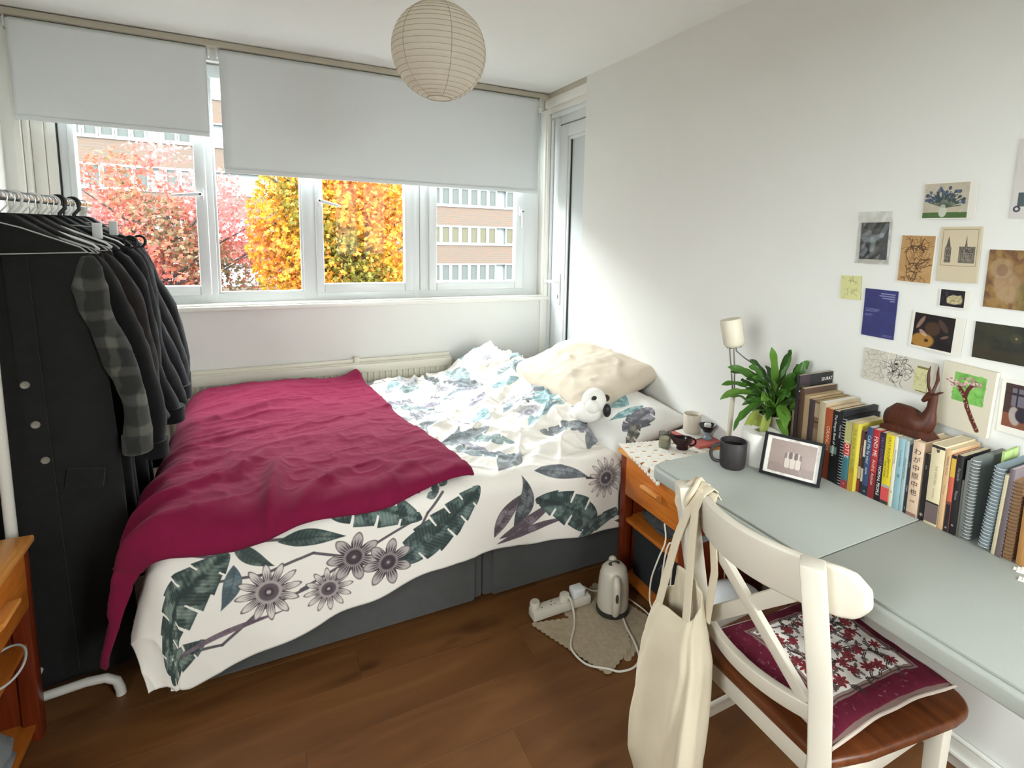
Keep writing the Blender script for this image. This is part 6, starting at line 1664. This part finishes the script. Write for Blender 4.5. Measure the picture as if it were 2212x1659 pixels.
# left bedside contents
lb = (-.80, 1.74)
t = thing('wire_basket', 'black mesh basket with a pale cable on the shelf of the left bedside table', 'basket', (lb[0] + .04, lb[1], .307))
g = G(); bc = Vector((-.755, 1.77, .307))
for z_, r_ in ((.001, .10), (.05, .115), (.10, .125)): g.tube([bc + Vector((r_ * math.cos(a_), r_ * 1.2 * math.sin(a_), z_)) for a_ in np.linspace(0, 2 * PI, 32, endpoint=False)], .0022, 6, closed=True)
for k in range(24):
    a_ = 2 * PI * k / 24; g.tube([bc + Vector((.10 * math.cos(a_), .12 * math.sin(a_), .001)), bc + Vector((.125 * math.cos(a_), .15 * math.sin(a_), .10))], .0014, 5)
g.obj('mesh', black_pl, parent=t)
g = G(); g.tube([(-.640 + .050 * math.cos(a_), 1.80 + .075 * math.sin(a_), .335 + .012 * math.sin(a_ * 1.5)) for a_ in np.linspace(-2.6, 2.4, 28)], .0032, 8)
tag(g.obj('charging_cable', M('grey_white_cable', '#b8b8b4', rough=.5)), 'looped pale cable spilling out of the basket at the left edge', 'cable')
crumple('plastic_bag', 'shiny grey plastic bag on the bottom shelf of the left bedside table', 'bag', (-.72, 1.73, .0535), (.10, .13, .05), M('grey_plastic_film', '#85898c', rough=.2), 9, .4)
g = G(); g.box(-.82, -.64, 1.70, 1.86, .6005, .606, rz=.1); tag(g.obj('notepad', M('white_page', '#dcd8d0', rough=.9), bevel=.001), 'white notepad on top of the left bedside table', 'notepad')

# ================================================================== THINGS ON THE FLOOR
mat_m = M('beige_cotton_mat', '#a99a82', rough=1, vary=(60, .14), bump=(170, 1.0))
def floor_mat(label, corners, z, rows=34):
    g = G(); C4 = [Vector((x, y, 0)) for x, y in corners]; out = []
    for k in range(4):
        a_, b__ = C4[k], C4[(k + 1) % 4]; L_ = (b__ - a_).length; n_ = max(4, int(L_ / .022)); nrm = Vector((b__.y - a_.y, a_.x - b__.x, 0)).normalized()
        for i in range(n_):
            for q in range(5):
                f_ = (i + q / 5) / n_; p = a_.lerp(b__, f_) + nrm * (.006 * math.sin(PI * q / 5)); out.append((p.x, p.y))
    g.prism(out, z, z + .004, lambda x, y, h_: (x, y, h_))
    return tag(g.obj('floor_mat', mat_m, smooth=0), label, 'mat', None)
floor_mat('beige crocheted mat mostly covered by the other mat beside the bedside table', [(1.065, 1.425), (1.275, 1.535), (1.185, 1.845), (.98, 1.74)][::1], .0005)
floor_mat('beige crocheted mat with scalloped edges under the kettle and extension lead', [(.838, 1.735), (.968, 1.402), (1.105, 1.470), (1.185, 1.640), (1.06, 1.86)], .0052)
ket = M('kettle_plastic', '#c9c2b4', rough=.35)
kc = Vector((1.158, 1.668, .0095))
t = thing('kettle', 'cream electric kettle on a dark base standing on the floor mat', 'kettle', kc)
g = G(); g.lathe([(0, 0), (.064, 0), (.066, .004), (.064, .018), (.0, .018)], 40, kc); g.obj('base', M('dark_kettle_base', '#2f2c2a', rough=.5), parent=t, smooth=40)
g = G(); g.lathe([(0, .018), (.060, .018), (.062, .024), (.0615, .07), (.059, .125), (.0555, .155), (.049, .176), (.036, .190), (0, .195)], 44, kc); kb = g.obj('body', ket, parent=t, smooth=60)
hdv = Vector((-.30, -.95, 0)).normalized(); hs = Vector((hdv.y, -hdv.x, 0))
hdv = Vector((-.42, -.907, 0)).normalized()
g = G(); hp = [kc + hdv * r_ + Vector((0, 0, z_)) for r_, z_ in ((.046, .166), (.060, .165), (.073, .152), (.078, .12), (.077, .07), (.071, .035), (.060, .022))]
g.tube(hp, [.012, .014, .0155, .016, .016, .0145, .012], 14); g.obj('handle', ket, parent=t)
g = G(); pc = kc + hdv * .0932 + Vector((0, 0, .108)); sd_ = Vector((-hdv.y, hdv.x, 0))
g.prism([(.006 * math.cos(a_) , .018 * math.sin(a_) ) for a_ in np.linspace(0, 2 * PI, 20, endpoint=False)], -.003, .002, lambda a_, b__, h_: pc + sd_ * a_ + Vector((0, 0, b__)) + hdv * h_)
g.obj('water_window', M('dark_window', '#45423c', rough=.3), parent=t)
g = G(); g.lathe([(0, .0), (.024, 0), (.026, .003), (.0, .004)], 24, kc + Vector((0, 0, .190)) - hdv * .004, sy=.55); g.obj('lid_grip', M('dark_window', '#45423c'), parent=t)
g = G(); g.sphere(kc - hdv * .042 + Vector((0, 0, .182)), .018, 14, 8); g.obj('spout', ket, parent=t)
elw = M('off_white_extension', '#cfc8ba', rough=.45)
t = thing('extension_lead', 'off-white extension lead with several sockets lying on the floor mat', 'extension lead', (.97, 1.76, .0095))
g = G(); g.box(.845, 1.098, 1.732, 1.786, .0095, .046); g.obj('body', elw, parent=t, bevel=.006)
for k in range(4):
    x = .878 + k * .058; g = G()
    for dx, dy, sx_, sy_ in ((0, .012, .0015, .004), (-.009, -.006, .0035, .0015), (.009, -.006, .0035, .0015)): g.box(x + dx - sx_, x + dx + sx_, 1.759 + dy - sy_, 1.759 + dy + sy_, .0455, .0465)
    g.obj('socket', black_pl, parent=t, smooth=0)
g = G(); g.lathe([(0, 0), (.020, 0), (.020, .016), (.017, .022), (0, .022)], 24, (.866, 1.772, .046)); g.obj('switch', elw, parent=t)
t = thing('power_plug', 'grey-white plug in the extension lead feeding the kettle cable', 'plug', (.985, 1.758, .0462))
g = G(); g.lathe([(0, 0), (.022, 0), (.023, .004), (.019, .024), (0, .026)], 20, (.988, 1.757, .0462)); g.obj('body', elw, parent=t)
t = thing('charger_plug', 'square white charger in the right end of the extension lead', 'plug', (1.045, 1.76, .0462))
g = G(); g.box(1.020, 1.072, 1.738, 1.782, .0462, .082); g.obj('body', white_pl, parent=t, bevel=.005)
g = G(); g.box(1.072, 1.084, 1.752, 1.768, .060, .072); g.obj('cable_boot', elw, parent=t, bevel=.002)
def smooth_path(P_, n=8):
    P_ = [Vector(p) for p in P_]; out = []
    for i in range(len(P_) - 1):
        p0, p1, p2, p3 = P_[max(i - 1, 0)], P_[i], P_[i + 1], P_[min(i + 2, len(P_) - 1)]
        for q in range(n):
            s_ = q / n; out.append(.5 * ((2 * p1) + (p2 - p0) * s_ + (2 * p0 - 5 * p1 + 4 * p2 - p3) * s_ ** 2 + (3 * p1 - p0 - 3 * p2 + p3) * s_ ** 3))
    return out + [P_[-1]]
cab = M('white_cable', '#d6cfc2', rough=.5)
g = G(); g.tube(smooth_path([(.993, 1.752, .066), (1.0, 1.728, .060), (1.006, 1.712, .016), (.975, 1.65, .0135), (.918, 1.575, .0135), (.905, 1.53, .0135), (.925, 1.47, .006), (.975, 1.415, .013), (1.01, 1.395, .005), (1.06, 1.388, .005), (1.103, 1.412, .006), (1.128, 1.475, .013), (1.146, 1.55, .0135), (1.162, 1.598, .0138)]), .0038, 8)
tag(g.obj('kettle_cable', cab), 'white kettle cable looping over the floor mat', 'cable')
g = G(); g.tube(smooth_path([(1.085, 1.762, .066), (1.13, 1.775, .030), (1.19, 1.772, .014), (1.235, 1.725, .0125), (1.262, 1.63, .0125), (1.268, 1.56, .008), (1.24, 1.44, .006), (1.27, 1.30, .005)]), .0030, 8)
tag(g.obj('charger_cable', cab), 'thin white cable running behind the kettle to the table', 'cable')
# cord hooked over the table brace
g = G(); g.tube(smooth_path([(1.150, 1.372, .52), (1.135, 1.345, .475), (1.128, 1.368, .40), (1.125, 1.396, .31), (1.125, 1.398, .23), (1.128, 1.378, .205), (1.13, 1.36, .235), (1.132, 1.350, .34), (1.134, 1.338, .44), (1.140, 1.325, .478), (1.145, 1.318, .44), (1.146, 1.322, .30), (1.146, 1.33, .22), (1.148, 1.318, .20)]), .0028, 8)
tag(g.obj('white_cord', cab), 'white cord looped over the folding table leg beside the tote bag', 'cable')
# things under the table
t = thing('waste_bin', 'white round bin under the grey table behind the chair back', 'bin', (1.36, 1.235, 0))
g = G(); g.lathe([(0, .0), (.085, 0), (.09, .004), (.105, .24), (.104, .245), (0, .245)], 36, (1.36, 1.235, 0)); g.obj('body', white_pl, parent=t, smooth=40)
g = G(); g.lathe([(.107, .240), (.105, .258), (.085, .285), (.05, .302), (0, .308)], 36, (1.36, 1.235, 0)); g.obj('lid', M('white_bin_lid', '#e2e4e4', rough=.3), parent=t, smooth=60)
t = thing('document_box', 'grey-green magazine box standing under the table by the wall', 'box', (1.60, 1.17, 0))
g = G(); g.box(1.50, 1.685, 1.12, 1.22, 0, .31); g.obj('body', M('grey_green_board', '#5c6157', rough=.9), parent=t, bevel=.003)
g = G(); g.box(1.497, 1.50, 1.15, 1.19, .14, .20); g.obj('label_plate', M('pale_label', '#8d8f82', rough=.7), parent=t, smooth=0)
g = G(); g.box(1.50, 1.685, 1.085, 1.115, 0, .30); tag(g.obj('file_folder', M('black_folder', '#1d1f1f', rough=.7), bevel=.003), 'black folder standing beside the grey-green box under the table', 'folder')
g = G(); g.box(1.52, 1.685, .98, 1.08, 0, .26); tag(g.obj('cardboard_box', M('mauve_grey_board', '#6f6660', rough=.9), bevel=.003), 'brown-grey carton right of the black folder under the table', 'box')
g = G(); g.tube(smooth_path([(1.45, 1.376, .69), (1.452, 1.372, .45), (1.448, 1.374, .25), (1.46, 1.37, .10), (1.50, 1.36, .004)]), .0024, 8)
tag(g.obj('lamp_cable', cab), 'thin white cable hanging down behind the table beside the bedside table', 'cable')
